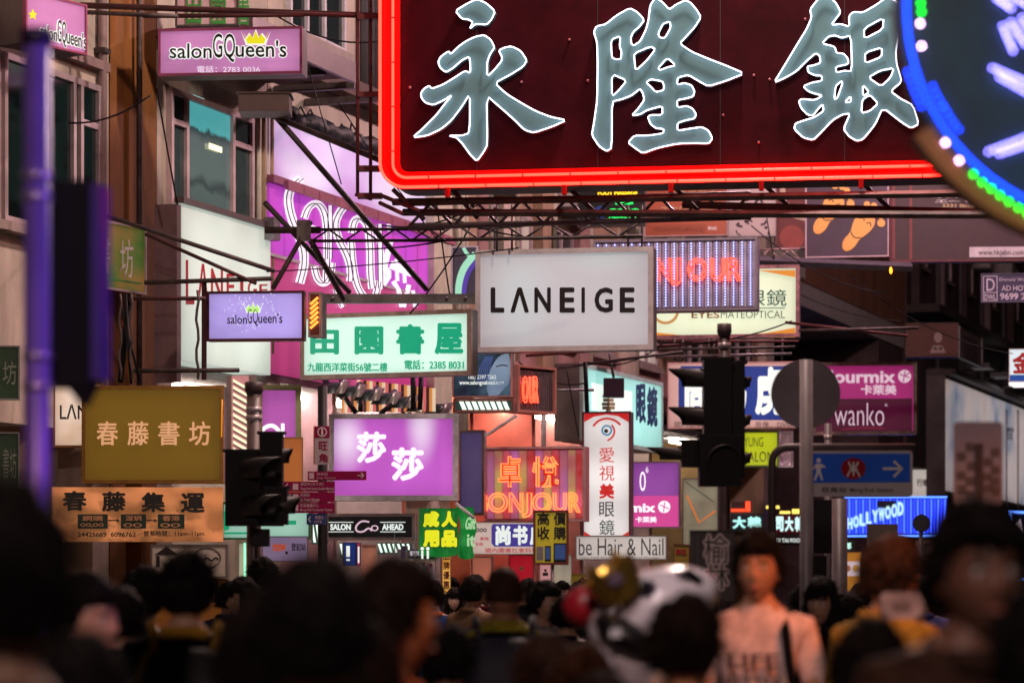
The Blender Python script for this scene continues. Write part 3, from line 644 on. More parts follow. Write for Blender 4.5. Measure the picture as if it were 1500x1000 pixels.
# cropped white lightbox and dark green signs at the far left
P = SIGN('lightbox_sign', 'cream lightbox with black latin letters half hidden by the olive sign', 78, 561, 655, 150, 27.35, E('cream_lightbox', '#e0b898', .8, .2, (2, 1, 2), col2='#e8d0c0'), M('orange_brown_frame', (.4, .18, .05), .4, .3), -1, .04, .02)
P.text('LΛNEIGE', (88, 592, 174, 614), ink, .01)
P = SIGN('green_sign', 'green and orange lightbox with two thin white characters beside the brown tower', 128, 318, 419, 213, 27.6, E('green_orange_face', '#4e7a2c', .45, .3, (1.5, 1, 2.2), col2='#a8703a'), M('pale_lilac_frame', (.5, .42, .45), .4), 62, .1, .02)
for i, (c, a, b) in enumerate((('書', 140, 160), ('坊', 175, 194))): P.text(c, (a, 345+i*6, b, 402+i*5), white_p, .0)
P.rect(130, 402, 206, 405, M('green_print', (.05, .3, .05), .6), name='line')
for i, (y0, y1, t) in enumerate(((513, 585, '坊'), (640, 722, '書坊'))):
    P = SIGN('green_sign', ['dark green wall sign, the upper one behind the violet pole', 'dark green wall sign with faint white print low at the left edge'][i], -60, y0-8, y1, 29, 25.6, M('dim_green_board', (.02, .07, .025), .5, 0, .3, 3), M('thin_grey_frame', (.2, .2, .2), .4), 10, .1, .015)
    P.text(t, (4, y0+16, 24, y1-22), M('dim_print', (.25, .3, .24), .6), 0)
# ---- giant magenta billboard on the facade
P = Plane(388, 32.0, 90-TH); P.root('billboard', 'giant lilac and magenta facade billboard with swirling white letters', 'billboard', 545)
q = P.l(640, 480)[0]; lil = E('lilac_glow', '#cf9be0', .8, .35, (.35, 1, .7), base=.5, col2='#ecd8f4')
hot(lil, [(1.1, 2.25, 1.1, .55), (4.2, 2.5, 1.8, .5)], '#f6f0fb', 1.15); mag = E('magenta_glow', '#c348b8', .86, .3, (.8, 1, .5), base=.5, col2='#a83cc0'); ros = E('rose_glow', '#c03a80', .62, .25, (.8, 1, .5), base=.5)
za, zb_, zc_, zd = P.l(388, 165)[1], P.l(388, 260)[1], P.l(388, 372)[1], 0
MB().box(0, q, .03, .25, zd, za).obj('housing', M('sign_side', (.16, .13, .13), .5, .2), P.o)
MB().box(0, q, -.02, .028, zb_+.03, za).obj('upper_panel', lil, P.o)
n_ = 13
for i in range(n_): MB().box(q*i/n_+.006, q*(i+1)/n_-.006, -.05, .028, zc_+.02, zb_-.06).obj('middle_panel', mag, P.o)
MB().box(0, q, -.035, .028, .0, zc_-.02).obj('lower_panel', ros, P.o)
MB().box(-.02, q, -.12, .03, zb_-.055, zb_+.028).obj('ledge', M('magenta_ledge', (.35, .1, .2), .5), P.o)
for i in range(12): MB().box(q*i/12+.3, q*i/12+.75, -.16, -.121, zb_-.10, zb_+.0).obj('lamp_shade', M('magenta_shade', (.4, .12, .2), .5), P.o)
MB().box(0, q, -.06, .03, zc_-.018, zc_+.018).obj('ledge', M('pale_ledge', (.6, .5, .6), .5), P.o)
whl = E('white_logo', '#f0e4f2', .85, base=.6)
def Z(L): return [(x/3.7025+350, y/3.7025+250) for x, y in L]
inkl = M('dark_line_print', (.08, .01, .07), .5)
for L, w_ in (([(312,45),(262,85),(240,150),(255,240),(290,330),(330,430),(330,520),(305,610)], 15), ([(330,260),(350,200),(400,170),(440,220),(455,330),(455,470),(450,600)], 12), ([(335,360),(350,300),(400,320)], 8), ([(385,520),(400,590),(440,620),(475,570),(480,500)], 12), ([(545,200),(520,230),(495,290),(515,370),(560,450),(585,530),(580,600)], 13),
              ([(500,640),(520,700),(540,740)], 9), ([(590,340),(600,270),(640,255),(680,300),(690,420),(690,560),(700,640)], 13), ([(585,380),(595,520),(620,640),(670,700),(720,690),(735,600)], 12), ([(470,190),(470,330),(468,480)], 6), ([(740,290),(742,480),(745,640)], 7)):
    P.ribbon(Z(L), w_*.82, whl, -.062, -.052, 'logo_stroke')
    P.ribbon(Z([(x-14, y) for x, y in L]), 1.2, inkl, -.066, -.0625, 'logo_line'); P.ribbon(Z([(x+10, y) for x, y in L]), 1.0, inkl, -.066, -.0625, 'logo_line')
for L, w_ in (([(720,330),(760,470),(745,560)], 7), ([(800,380),(740,640)], 9), ([(760,520),(800,560),(760,620)], 8), ([(800,510),(915,555)], 14), ([(832,480),(838,600)], 5), ([(872,490),(878,610)], 5), ([(815,600),(850,660),(860,740)], 7), ([(900,620),(870,740)], 7), ([(790,290),(795,330)], 6), ([(920,650),(935,740)], 6)):
    P.ribbon(Z(L), w_*.82, whl, -.062, -.052, 'logo_stroke', smooth=1)
# crumpled black netting on the billboard's top
o = MB()
rnd = random.Random(5)
tv = []
for i in range(46):
    u = i/45; tv.append((.7+u*(q-1.4), -.05+.10*rnd.random(), za+.07+.07*noise.noise(Vector((i*.45, 0, 0)))))
o.tube(tv, .1, 7, rr=[.16*(.45+.8*abs(noise.noise(Vector((i*.6, 3, 0))))+.2*rnd.random()) for i in range(46)])
for i in range(7):
    k = rnd.randrange(45); p_ = tv[k]; o.tube([p_, (p_[0]+.25*(rnd.random()-.5), p_[1]-.06, p_[2]+.1+.12*rnd.random()), (p_[0]+.3+.2*rnd.random(), p_[1]-.04, p_[2]+.02)], .012, 4)
N = o.obj('black_netting', M('black_sheet', (.012, .012, .016), .6, 0, .4, 4, .5), None); N.location = P.o.location; N.rotation_euler = P.o.rotation_euler
N['label'] = 'crumpled black plastic sheeting piled along the top of the giant billboard'; N['category'] = 'sheeting'
# white facade column right of the billboard
PC = Plane(634, fac(634, .2)[1], 90-TH); PC.root('facade_column', 'cream column with pipes at the right edge of the giant billboard', 'column', 700)
MB().box(.05, .75, .0, .25, 0, 6).obj('shaft', M('cream_column', (.62, .58, .45), .6, 0, .2), PC.o)
for i, x in enumerate((.9, 1.05, 1.2)): MB().tube([(x, -.02, 0), (x, -.02, 6)], .045).obj('pipe', M('pale_pipe', (.5, .45, .4), .6), PC.o)
# ---- girders in front of it
sk1 = rod('strut', 'long strut running down from the salon canopy to the red sign', PX(395, 168, 28.6), PX(560, 236, 28), .03, steel, 'strut')
rod('strut', 'long diagonal strut crossing the billboard down to the flat girder', PX(405, 172, 28.6), PX(625, 424, 30.2), .03, steel, 'strut')
rod('strut', 'diagonal strut from the left pipes down past the junction plate', PX(388, 297, 29.0), PX(512, 428, 30), .028, steel, 'strut')
rod('strut', 'short strut leaning left below the junction plate', PX(455, 325, 29), PX(400, 422, 28.6), .026, steel, 'strut')
rod('strut', 'strut leaning right from the junction plate to the girder end', PX(455, 352, 29), PX(503, 438, 29.5), .03, steel, 'strut')
truss('lattice_truss', 'rusty lattice truss crossing in front of the magenta billboard', PX(457, 353, 29), PX(652, 352, 28.8), .115, 8, steel, .016)
rod('beam', 'square tube running left from the junction plate to the wall', PX(388, 337, 29.0), PX(470, 337, 29), .035, steel, 'beam', n=4)
jp = thing('junction_plate', 'bolted steel junction plate in front of the magenta billboard', 'plate', PX(445, 353, 28.9))
MB().box(-.07, .07, -.03, .03, 0, .21).obj('plate', M('plate_steel', (.2, .17, .17), .5, .5), jp)
for a, b in ((-.04, .04), (.04, .04), (-.04, .17), (.04, .17)): MB().ball((a, -.035, b), .012).obj('bolt', steel_l, jp)
gd = thing('flat_girder', 'flat grey steel girder holding the white lightbox with the black letters', 'girder', PX(472, 444, 30.6))
W_ = PX(696, 440, 30.6).x-PX(472, 0, 30.6).x
MB().box(0, W_, -.06, .06, .0, .095).obj('web', M('girder_grey', (.17, .15, .15), .5, .4, .4, 4), gd)
for a in (.12, .24, W_-.3, W_-.1): MB().ball((a, -.07, .05), .018).obj('bolt', steel_l, gd)
rod('cable', 'thin drooping cable along the rusty truss', PX(455, 362, 28.7), PX(655, 352, 28.6), .008, black, 'cable', sag=.05)
rod('cable', 'thin cable slanting down across the lilac billboard', PX(495, 150, 28.5), PX(640, 350, 28.5), .006, black, 'cable', sag=.04)
rod('cable', 'hair thin wire across the magenta billboard to the white lightbox', PX(390, 398, 28.7), PX(760, 363, 29), .006, black, 'cable', sag=.03)
rod('cable', 'thin wire running down from the white apartment window', PX(440, 60, 29), PX(500, 270, 29), .006, black, 'cable')
for i, (p, q_, r) in enumerate((((155, 316), (402, 397), .022), ((213, 343), (375, 415), .018), ((212, 414), (398, 408), .022), ((190, 437), (300, 437), .02), ((196, 543), (350, 542), .022), ((118, 8), (600, 25), .03), ((118, 18), (260, 24), .022), ((210, 24), (445, 22), .022))):
    rod('support_tube', ['upper slanted dark tube over the white fascia', 'lower slanted dark tube over the white fascia', 'level tube across the red letters', 'short level tube left of the violet lightbox', 'tube carrying the olive signboard', 'long tube at the top passing over the brown tower', 'short tube at the top left wall', 'green tube above the pink salon lightbox'][i], PX(*p, 27.6), PX(*q_, 27.3), r, [steel, darkfr][i % 2], 'tube')
rod('support_post', 'upright steel post left of the pale violet lightbox', PX(299, 556, 27.5), PX(299, 408, 27.5), .025, darkfr, 'post', n=4)
bb = thing('equipment_box', 'dark metal box hanging under the pink salon lightbox canopy', 'box', PX(352, 168, 28.3))
MB().box(0, .5, -.2, .2, 0, .17).obj('housing', M('box_brown', (.13, .1, .09), .5, .3), bb); MB().box(-.02, .52, -.22, .22, .172, .19).obj('lid', steel, bb)
# sign with green characters above the pink salon box
P = SIGN('white_sign', 'pale signboard with green characters partly hidden above the pink salon box', 257, -60, 40, 350, 29, M('pale_pink_board', (.62, .42, .45), .6), steel, -6, .1, .02)
for i, c in enumerate('田園書'): P.text(c, (273+i*36, -14, 295+i*36, 38), M('green_print', (.02, .22, .08), .6), .01)
# ---- green lettered bookshop lightbox
P = SIGN('lightbox_sign', 'white bookshop lightbox with four large green characters and phone number', 440, 461, 556, 691, 32.3, E('mint_lightbox', '#cdf0e0', .88, .1, (1, 1, 2), base=.5), M('brown_bevel_frame', (.42, .28, .24), .4, .3, .4, 5), -20, .2, .05)
gr = E('green_letter', '#16a078', .7, base=.6)
for c, a, b in zip('田園書屋', (455, 520, 581, 637), (497, 562, 622, 679)): P.text(c, (a, {'田': 483, '園': 478, '書': 475, '屋': 473}[c], b, 519), gr, .04)
P.text('九龍西洋菜街56號二樓', (451, 531, 568, 544), gr, .02); P.text('電話：2385 8031', (593, 527, 680, 541), gr, .02)
# ---- the plain white lightbox
P = SIGN('lightbox_sign', 'big pale grey white lightbox with wide spaced black latin letters in the centre', 697, 367, 516, 957, 32.0, E('grey_white_lightbox', '#beb7bc', .76, .07, (.8, 1, 1.3), base=.5), M('pale_mauve_frame', (.70, .60, .62), .4, .1), -11, .3, .055, proud=.03)
for ch, a, b in zip('LΛNEIGE', (719, 748, 783, 820, 852, 871, 908), (739, 775, 807, 842, 857, 898, 930)): P.text(ch, (a, 421, b, 458), ink, .03 if ch != 'Λ' else .035, -.012)
hot(_m['grey_white_lightbox'], [(1.5, P.H-.12, .75, .22), (.5, P.H*.5, .5, .9)], '#cdd2d4', .85)
for i, x in enumerate((728, 750, 920, 940)):
    rod('hanger_rod', 'steel hanger rod above the central white lightbox, '+['far left one', 'second from left', 'second from right', 'far right one'][i], PX(x, 368, 31.8), PX(x, 300, 31.8), .012, steel, 'rod')
# poster behind it on the left
P = SIGN('poster_box', 'poster box with swirling pale green and violet curves left of the white lightbox', 661, 361, 445, 700, 34.5, M('slate_poster', (.12, .11, .15), .4), M('white_lit_edge', (.7, .65, .72), .4), -12, .1, .02)
P.ribbon([(697, 372), (680, 390), (672, 415), (672, 440)], 10, E('poster_green', '#a8e8c8', .7), name='poster_curve'); P.ribbon([(699, 382), (686, 398), (680, 420), (680, 442)], 7, E('poster_violet', '#6048b0', .6), -.016, -.013, name='poster_curve')
P.ribbon([(679, 363), (684, 372), (694, 380)], 5, E('poster_green', '#a8e8c8', .7), name='poster_curve'); P.text('SA', (672, 434, 692, 442), white_p, .03)
# face poster with phone number
P = SIGN('poster_box', 'dark salon poster of a sleeping face with a phone number below the white lightbox', 663, 515, 582, 750, 34.0, E('night_poster', '#1c2438', .6, .6, (2.2, 1, 2), col2='#4a6478'), M('salmon_frame', (.6, .25, .2), .5), -8, .2, .015)
fp = E('face_print', '#8fa4bc', .75, .35, (2, 1, 2), col2='#566c86')
P.poly([(712, 580), (716, 545), (728, 524), (738, 518), (748, 518), (748, 560), (735, 572), (730, 580)], fp, name='face_print', k=1)
P.ribbon([(727, 537), (736, 534), (744, 536)], 1.6, M('lash_print', (.05, .06, .1), .5), -.016, -.013, name='eyelid_line')
for i in range(6): P.ribbon([(700+i*3, 560), (702+i*3, 540), (712+i*2, 522)], 1., E('hair_line', '#5a6cb0', .5), name='hair_line')
P.text('TEL: 2397 7262', (685, 549, 727, 555), white_glow, .01); P.text('www.salongoahead.com', (673, 557, 738, 565), white_glow, .012)
P = SIGN('barber_box', 'horizontal box of glowing green white slanted stripes under the sleeping face poster', 664, 584, 604, 753, 33.8, E('stripe_back', '#354a44', .5), M('salmon_frame', (.6, .25, .2), .5), -8, .25, .03)
for i in range(8): P.poly([(673+i*9, 588), (679+i*9, 588), (684+i*9, 600), (678+i*9, 600)], E('stripe_white', '#d8ecdc', 1.3), -.03, -.01, 'stripe')
# ---- small neon box at an angle
rib = M('rib_metal', (.42, .30, .34), .25, .6, .3, 8)
neon_r = E('red_orange_neon', (1, .06, .025), 3, base=.3); neon_o = E('orange_neon', (1, .13, .035), 3, base=.3)
def ribbed(P, x0, x1, yt, yb, n, mats, gap=.3, h=1.):
    a = P.l(x0, yb); b = P.l(x1, yb); W = b[0]-a[0]; H = P.l(x0, yt)[1]
    for i in range(n):
        u = a[0]+W*i/n; MB().box(u, u+W/n*(1-gap), -.05, .0, .04, H-.04).obj('rib', mats[i % len(mats)], P.o)
def boxP(name, label, xl, yt, yb, xr, D, phi, mat, cat='neon sign', depth=.25, rim=None, group=None):
    P = Plane(xl, D, phi); P.root(name, label, cat, yb, group); P.W = P.l(xr, yb)[0]; P.H = P.l(xl, yt)[1]
    MB().box(0, P.W, .0, depth, 0, P.H).obj('housing', mat, P.o)
    if rim:
        for a in ((0, .03, .03, P.H-.03), (P.W-.03, P.W, .03, P.H-.03), (0, P.W, 0, .03), (0, P.W, P.H-.03, P.H)): MB().box(a[0], a[1], -.08, -.001, a[2], a[3]).obj('frame_bar', rim, P.o)
    return P
P = boxP('neon_sign', 'angled ribbed box with tall red neon letters behind the sleeping face poster', 752, 534, 603, 808, 34.2, 50, M('purple_dark', (.10, .06, .09), .5), rim=M('salmon_frame', (.6, .25, .2), .5))
ribbed(P, 753, 807, 536, 603, 17, [rib])
for ch, a, b in zip('OUR', (757, 767, 774), (765, 773, 780)): P.outline(ch, (a, 552, b, 590), neon_r, .009, .01, -.09, split=False)
# ---- led ribbed sign right of the white lightbox
P = boxP('neon_sign', 'ribbed sign with blue white led strips and red neon latin letters beside the white lightbox', 870, 353, 458, 1110, 36.0, -10, M('violet_back', (.25, .2, .32), .5), rim=M('silver_rim', (.5, .42, .5), .35, .5))
ribm = [M('lilac_rib', (.60, .48, .66), .35, .4, .3, 6), M('pale_rib', (.75, .62, .70), .35, .4, .3, 6)]
ribbed(P, 872, 1108, 354, 458, 19, ribm, .12)
led = E('led_blue_white', '#a8b4ff', 3.0); redhalo = E('red_halo', (.9, .05, .04), 1.)
for i in range(19):
    a = P.l(877+i*12.4, 400)[0]; mb = MB()
    for k in range(24): zz = .06+(P.H-.1)*k/24; mb.box(a-.006, a+.006, -.085, -.065, zz, zz+.014)
    mb.box(a-.014, a+.014, -.064, -.051, .04, P.H-.04, 1); mb.obj('led_strip', [led, M('strip_base', (.3, .25, .4), .5)], P.o)
for ch, a, b in zip('BONJOUR', (895, 922, 962, 985, 1009, 1042, 1067), (915, 958, 985, 1000, 1037, 1064, 1086)):
    P.outline(ch, (a, 380, b, 412 if ch != 'J' else 418), neon_r, .011, .012, -.12)
# ---- optical sign
P = SIGN('lightbox_sign', 'cream optical lightbox with orange corners and dark green characters', 925, 392, 497, 1171, 40.0, E('cream_green_lightbox', '#e2ecca', .82, .08, base=.5), M('rose_foil_frame', (.5, .22, .25), .35, .4, .6, 8), -10, .25, .05)
og = E('orange_print', '#e08a2c', .75)
P.poly([(962, 494), (962, 487), (1000, 491), (1060, 491), (1120, 488), (1165, 480), (1165, 494)], og, name='orange_swoosh'); P.poly([(1110, 396), (1165, 396), (1165, 406)], og, name='orange_swoosh')
dg_ = M('dark_green_print', (.02, .12, .10), .5)
P.text('愛視美眼鏡', (1000, 424, 1152, 448), dg_, .0)
P.text('EYES', (1013, 456, 1054, 466), M('orange_brown_print', (.45, .18, .05), .5), .02); P.text('MATEOPTICAL', (1056, 455, 1150, 466), M('grey_print', (.2, .24, .18), .5), 0)
P.bar((1012, 452), (1150, 451), .006, dg_, -.01, name='line'); P.disc(975, 455, 20, E('orange_ring', '#c89050', .7), hole=16, name='eye_ring'); P.disc(966, 452, 5, E('teal_dot', '#304858', .5), name='eye_pupil')
# ---- massage posters etc. above
P = SIGN('led_sign', 'small black led sign with green characters and yellow words under the red sign', 846, 276, 333, 945, 41.5, M('led_black', (.008, .008, .012), .4), steel, -12, .15, .015)
P.text('FOOT MASSAGE', (876, 279, 934, 286), E('led_yellow', '#ffc020', 2), .04); P.text('足底按摩', (892, 305, 936, 320), E('led_green', '#18e060', 1.6), .04); P.text('(852-096) 00', (885, 321, 926, 327), E('led_yellow', '#ffc020', 2), .04)
P.disc(880, 311, 9, E('led_blue_dim', '#20408a', .6), name='blue_logo'); P.disc(936, 322, 2.5, E('led_blue2', '#4060ff', 2), name='blue_lamp')
P.text('按摩', (901, 294, 928, 300), E('led_green', '#18e060', 1.6), .04)
P = SIGN('poster_box', 'orange red massage poster with small gold characters above the led ribs', 944, 272, 347, 1066, 45, E('orange_red_board', '#b8482c', .5, .25, (1.2, 1, 1.2)), M('thin_pale_edge', (.5, .35, .35), .5), -8, .15, .015)
P.text('上環足反下', (975, 276, 1052, 287), M('gold_print', (.55, .4, .2), .5), 0); P.text('正宗足部指壓', (968, 302, 1044, 318), M('gold_print2', (.6, .45, .25), .5), 0)
P.rect(948, 330, 1034, 343, E('dim_orange', '#a03a20', .5), name='lower_strip'); P.text('REFLEXOLOGY & MASSAGE', (957, 333, 1030, 340), M('brown_print', (.2, .1, .05), .5), .02)
P.text('9876-0020', (1037, 332, 1050, 337), white_p, .02)
P = SIGN('poster_box', 'pink poster with black ink painted head left of the dark massage boards', 1066, 272, 347, 1137, 45.2, E('pink_ink_poster', '#c89a9c', .5, .15), M('grey_frame2', (.3, .25, .28), .5), -6, .15, .015)
rnd = random.Random(9)
for i in range(34):
    x = 1078+rnd.random()*52; y = 278+rnd.random()*62; P.ribbon([(x, y), (x+rnd.uniform(-6, 6), y+rnd.uniform(-2, 5)), (x+rnd.uniform(-7, 7), y+rnd.uniform(2, 9))], 1.5+rnd.random()*2.5, M('ink_print', (.05, .02, .04), .6), name='ink_stroke', smooth=1)
P = SIGN('poster_box', 'dark red poster with a bent pale arm left of the footprint sign', 1136, 272, 364, 1180, 47, M('maroon_board', (.16, .03, .03), .6), M('grey_frame2', (.3, .25, .28), .5), -6, .15, .01)
P.ribbon([(1146, 272), (1148, 300), (1156, 314), (1180, 320)], 8, M('limb_print', (.62, .5, .36), .6), name='arm_print')
P.disc(1160, 348, 18, M('red_round_print', (.32, .06, .05), .6), name='red_circle')
P = SIGN('foot_sign', 'purple black signboard with two smiling orange footprints', 1180, 266, 378, 1302, 44.5, M('aubergine_board', (.045, .018, .05), .45), M('pale_pink_edge', (.6, .42, .48), .45), -10, .2, .018)
fo = E('orange_foot', '#c8853a', .42, .1, base=1)
def foot(P, cx, cy, s, a):
    ca, sa = math.cos(a), math.sin(a); tr = lambda x, y: (cx+(x*ca-y*sa)*s, cy+(x*sa+y*ca)*s)
    P.poly([tr(*p) for p in ((-.42, -.9), (-.1, -1.15), (.35, -1.0), (.5, -.6), (.42, -.1), (.25, .3), (.3, .8), (.12, 1.2), (-.2, 1.2), (-.4, .8), (-.3, .3), (-.5, -.2), (-.55, -.6))], fo, -.02, -.006, 'footprint', k=2)
    for x, y, r in ((-.45, -1.35, .16), (-.12, -1.5, .16), (.18, -1.48, .15), (.45, -1.3, .17), (.68, -1.0, .2)): q = tr(x, y); P.disc(q[0], q[1], r*s, fo, -.02, -.006, name='toe')
    for L in (((-.35, -.55), (-.22, -.72), (-.08, -.6)), ((.08, -.55), (.22, -.72), (.36, -.55)), ((-.32, .25), (.0, .42), (.28, .2))): P.ribbon([tr(*p) for p in L], 1.5, M('dark_line2', (.04, .02, .02), .6), -.025, -.021, 'smile_line')
foot(P, 1214, 313, 29, .55); foot(P, 1258, 339, 29, .62)
P = SIGN('billboard', 'dark maroon billboard with a small white web address strip at the right', 1303, 262, 384, 1560, 44.9, M('maroon_black_board', (.035, .010, .016), .55), steel_r, -4, .3, .03)
P.rect(1420, 362, 1530, 377, M('white_strip', (.6, .55, .6), .5), name='address_strip'); P.text('www.hkjebn.com', (1433, 366, 1499, 376), ink, .01, -.018)
P.text('港華中', (1367, 281, 1407, 290), white_p, .02); P.text('工一下', (1370, 293, 1425, 297), white_p, .02); P.text('2331 0066', (1380, 299, 1428, 304), M('gold_print', (.55, .4, .2), .5), .02)
for x in (1307, 1332): P.rect(x, 270, x+4, 380, M('red_strip', (.2, .04, .04), .6), name='red_strip')
P = SIGN('notice_sign', 'navy advertising plate with a white boxed letter and phone number at the right edge', 1437, 401, 443, 1570, 44.0, M('navy_plate', (.03, .022, .07), .5), M('navy_edge', (.1, .09, .15), .5), -5, .08, .01)
for a in ((1440, 404, 1461, 405), (1440, 440, 1461, 441), (1440, 404, 1441, 441), (1460, 404, 1461, 441), (1440, 428, 1461, 429)): P.rect(*a, M('pale_print2', (.5, .46, .55), .5), name='box_line')
P.text('D', (1445, 408, 1457, 426), M('pale_print2', (.5, .46, .55), .5), 0); P.text('DWL', (1442, 431, 1459, 439), M('pale_print2', (.5, .46, .55), .5), .02)
P.text('Donald Wong', (1464, 407, 1510, 413), M('pale_print2', (.5, .46, .55), .5), .0); P.text('AD HOTLINE', (1467, 418, 1524, 426), M('pale_print2', (.5, .46, .55), .5), .01); P.text('9699 2088', (1465, 429, 1522, 439), M('pale_print2', (.5, .46, .55), .5), .02)
P = SIGN('lightbox_sign', 'small white lightbox with a red roof shaped character at the right edge', 1478, 511, 559, 1540, 44.0, E('white_cold', '#d0e0e4', .8), M('white_edge2', (.6, .6, .6), .5), -5, .15, .01)
P.text('金', (1483, 516, 1513, 547), E('red_char', '#a02020', .6), .04); P.rect(1479, 549, 1540, 558, E('blue_strip', '#2050a0', .6), name='blue_strip')
P = SIGN('shop_sign', 'dim brick red signboard with a pale round faced emblem and bow tie', 1326, 473, 523, 1404, fac(1326, 1.5)[1]-5, M('brick_red_board', (.12, .03, .015), .6), M('brown_edge', (.08, .04, .03), .6), -6, .5, .02)
ep = M('emblem_pale', (.42, .30, .28), .6); P.disc(1374, 494, 6, ep, sy=1.3, name='emblem_face'); P.poly([(1362, 517), (1367, 506), (1380, 506), (1386, 517)], ep, name='emblem_collar'); P.poly([(1368, 507), (1374, 511), (1380, 507), (1380, 513), (1374, 510), (1368, 513)], M('emblem_dark', (.03, .015, .02), .6), -.018, -.013, name='emblem_bow')
P = SIGN('notice_sign', 'dim grey notice board with faint lines facing along the street', 1405, 477, 523, 1438, fac(1405, 1.6)[1], M('grey_notice', (.26, .19, .2), .6), steel_l, 71.5, .1, .03)
for i in range(5): P.rect(1410, 490+i*7, 1432, 492+i*7+2, M('grey_lines', (.14, .1, .12), .6), name='line')
# brown beam under the foot sign
rod('beam', 'long grey beam running right under the footprint signboard', PX(1112, 382, 43), PX(1335, 391, 43.5), .07, M('beam_grey', (.12, .1, .13), .5, .3), 'beam', n=4)
truss('lattice_truss', 'short rose coloured truss between the led sign and the footprint board', PX(1112, 379, 43.2), PX(1171, 378, 43.2), .14, 4, M('rose_steel', (.4, .25, .25), .5, .3), .016)
lt = E('amber_bulb', '#ff9a20', 4); o = MB().ball((0, 0, 0), .035, sc=(.6, .6, 1.5)).obj('warning_lamp', lt); o.location = PX(1305, 396, 43); o['label'] = 'small glowing amber lamp under the right end of the grey beam'; o['category'] = 'lamp'
# white round arch shapes on the canopy: pipe rack below the optical sign
for i, (a, b, y0, y1) in enumerate(((955, 1170, 499, 500), (955, 1165, 512, 508), (960, 1160, 523, 518), (770, 1060, 521, 500), (800, 1000, 541, 515), (745, 870, 571, 571), (1150, 1330, 472, 492), (1170, 1345, 484, 480))):
    rod('rack_tube', 'thin horizontal scaffold tube '+['just below the optical sign', 'second below the optical sign', 'third below the optical sign', 'rising under the white lightbox', 'under the first rising tube', 'beside the small red neon box', 'under the grey soffit', 'in front of the grey soffit'][i], PX(a, y0, 38.5-i*.1), PX(b, y1, 38.3-i*.1), .02, [steel_r, steel, steel_l][i % 3], 'scaffold tube')
for i, x in enumerate((988, 1000, 1038, 1046, 1100, 1146)):
    rod('rack_post', 'short scaffold upright below the optical sign, '+['leftmost', 'second from left', 'third from left', 'beside the signal cap', 'right of the signal cap', 'rightmost'][i], PX(x, 528, 38.4), PX(x, 496, 38.4), .016, steel, 'scaffold tube')
# ---- teal optical sign flat on the facade, blue bookshop sign
D_ = fac(850, 1.2)[1]; P = SIGN('lightbox_sign', 'turquoise facade lightbox with slanting blue characters', 852, 531, 645, 970, D_, E('turquoise_lightbox', '#9edcd4', .9, .2, (.6, 1, 1), base=.5), M('mint_edge', (.5, .7, .65), .4), 71.5, .4, .06)
bl = M('blue_print', (.03, .08, .25), .5)
P.text('眼', (931, 562, 945, 620), bl, .03); P.text('鏡', (947, 566, 962, 625), bl, .03); P.rect(866, 560, 925, 600, E('white_patch', '#e8f4ec', .9), name='white_patch'); P.text('美', (880, 572, 900, 610), M('gold_print', (.55, .4, .2), .5), .03)
fl = thing('floodlight', 'dark boxy floodlight hanging in front of the turquoise lightbox', 'floodlight', PX(899, 582, 39)); MB().box(-.14, .14, -.1, .1, 0, .26).obj('housing', M('flood_violet', (.09, .06, .09), .5), fl); MB().tube([(0, 0, .27), (-.06, 0, .6)], .018).obj('arm', steel, fl)
for i in range(6): MB().box(-.12+i*.045, -.10+i*.045, .101, .13, .02, .24).obj('cooling_fin', M('flood_violet', (.09, .06, .09), .5), fl)
cb = rod('cable_bundle', 'knotted bundle of black cables hanging above the vertical eye sign', PX(857, 530, 37.4), PX(860, 604, 37.4), .03, black, 'cable')
P = SIGN('lightbox_sign', 'pink edged lightbox with a royal blue board and white brush characters', 978, 531, 628, 1166, 46.0, E('pink_border_face', '#dba8a0', .75, .1), M('pink_edge', (.7, .35, .35), .5), -7, .3, .02)
P.poly([(998, 536), (1166, 536), (1166, 615), (998, 615), (994, 608), (994, 544)], E('royal_blue_board', '#1c3a90', .6, .15, base=.5), -.014, -.004, 'blue_board')
P.text('尚', (1003, 548, 1038, 604), white_glow, .05, -.02); P.text('书', (1052, 545, 1094, 606), white_glow, .05, -.02); P.text('虏', (1106, 537, 1152, 608), white_glow, .05, -.02)
P.text('國內圖書．雜志．軟件．音像．DVD', (988, 617, 1160, 626), M('brown_print2', (.16, .08, .06), .5), .0, -.018)
P = SIGN('lightbox_sign', 'acid yellow green salon lightbox with thin grey letters behind the traffic signal', 1086, 631, 684, 1141, 47, E('acid_yellow', '#c6cf24', .75, .15), M('green_edge', (.2, .3, .1), .5), -7, .25, .03)
P.text('YUNG', (1090, 640, 1118, 654), M('olive_grey_print', (.28, .25, .14), .5), 0); P.text('SALON', (1090, 661, 1133, 676), M('olive_grey_print', (.28, .25, .14), .5), 0)
P = SIGN('chrome_panel', 'crinkled silver panel right of the acid yellow lightbox', 1141, 632, 684, 1162, 47.2, M('crinkled_foil', (.6, .5, .52), .2, 1, .6, 9, .9), chrome, -7, .2, .02)
P = SIGN('lightbox_sign', 'magenta and maroon fashion lightbox with white latin letters right of the round plate', 1190, 531, 637, 1343, 50, E('magenta_board', '#b02a78', .62, .1, base=.5), M('foil_frame', (.6, .45, .45), .2, .9, .6, 9), -4, .3, .06)
P.rect(1192, 584, 1336, 633, E('maroon_board_lit', '#521030', .6, .1, base=.5), -.01, -.003, 'lower_board')
wp = E('pale_pink_print', '#eac8d8', .7)
P.text('colourmix', (1185, 542, 1311, 561), wp, .03, -.016); P.text('卡萊美', (1261, 563, 1313, 578), wp, .03, -.016); P.disc(1325, 551, 9.5, wp, -.016, -.01, name='round_logo')
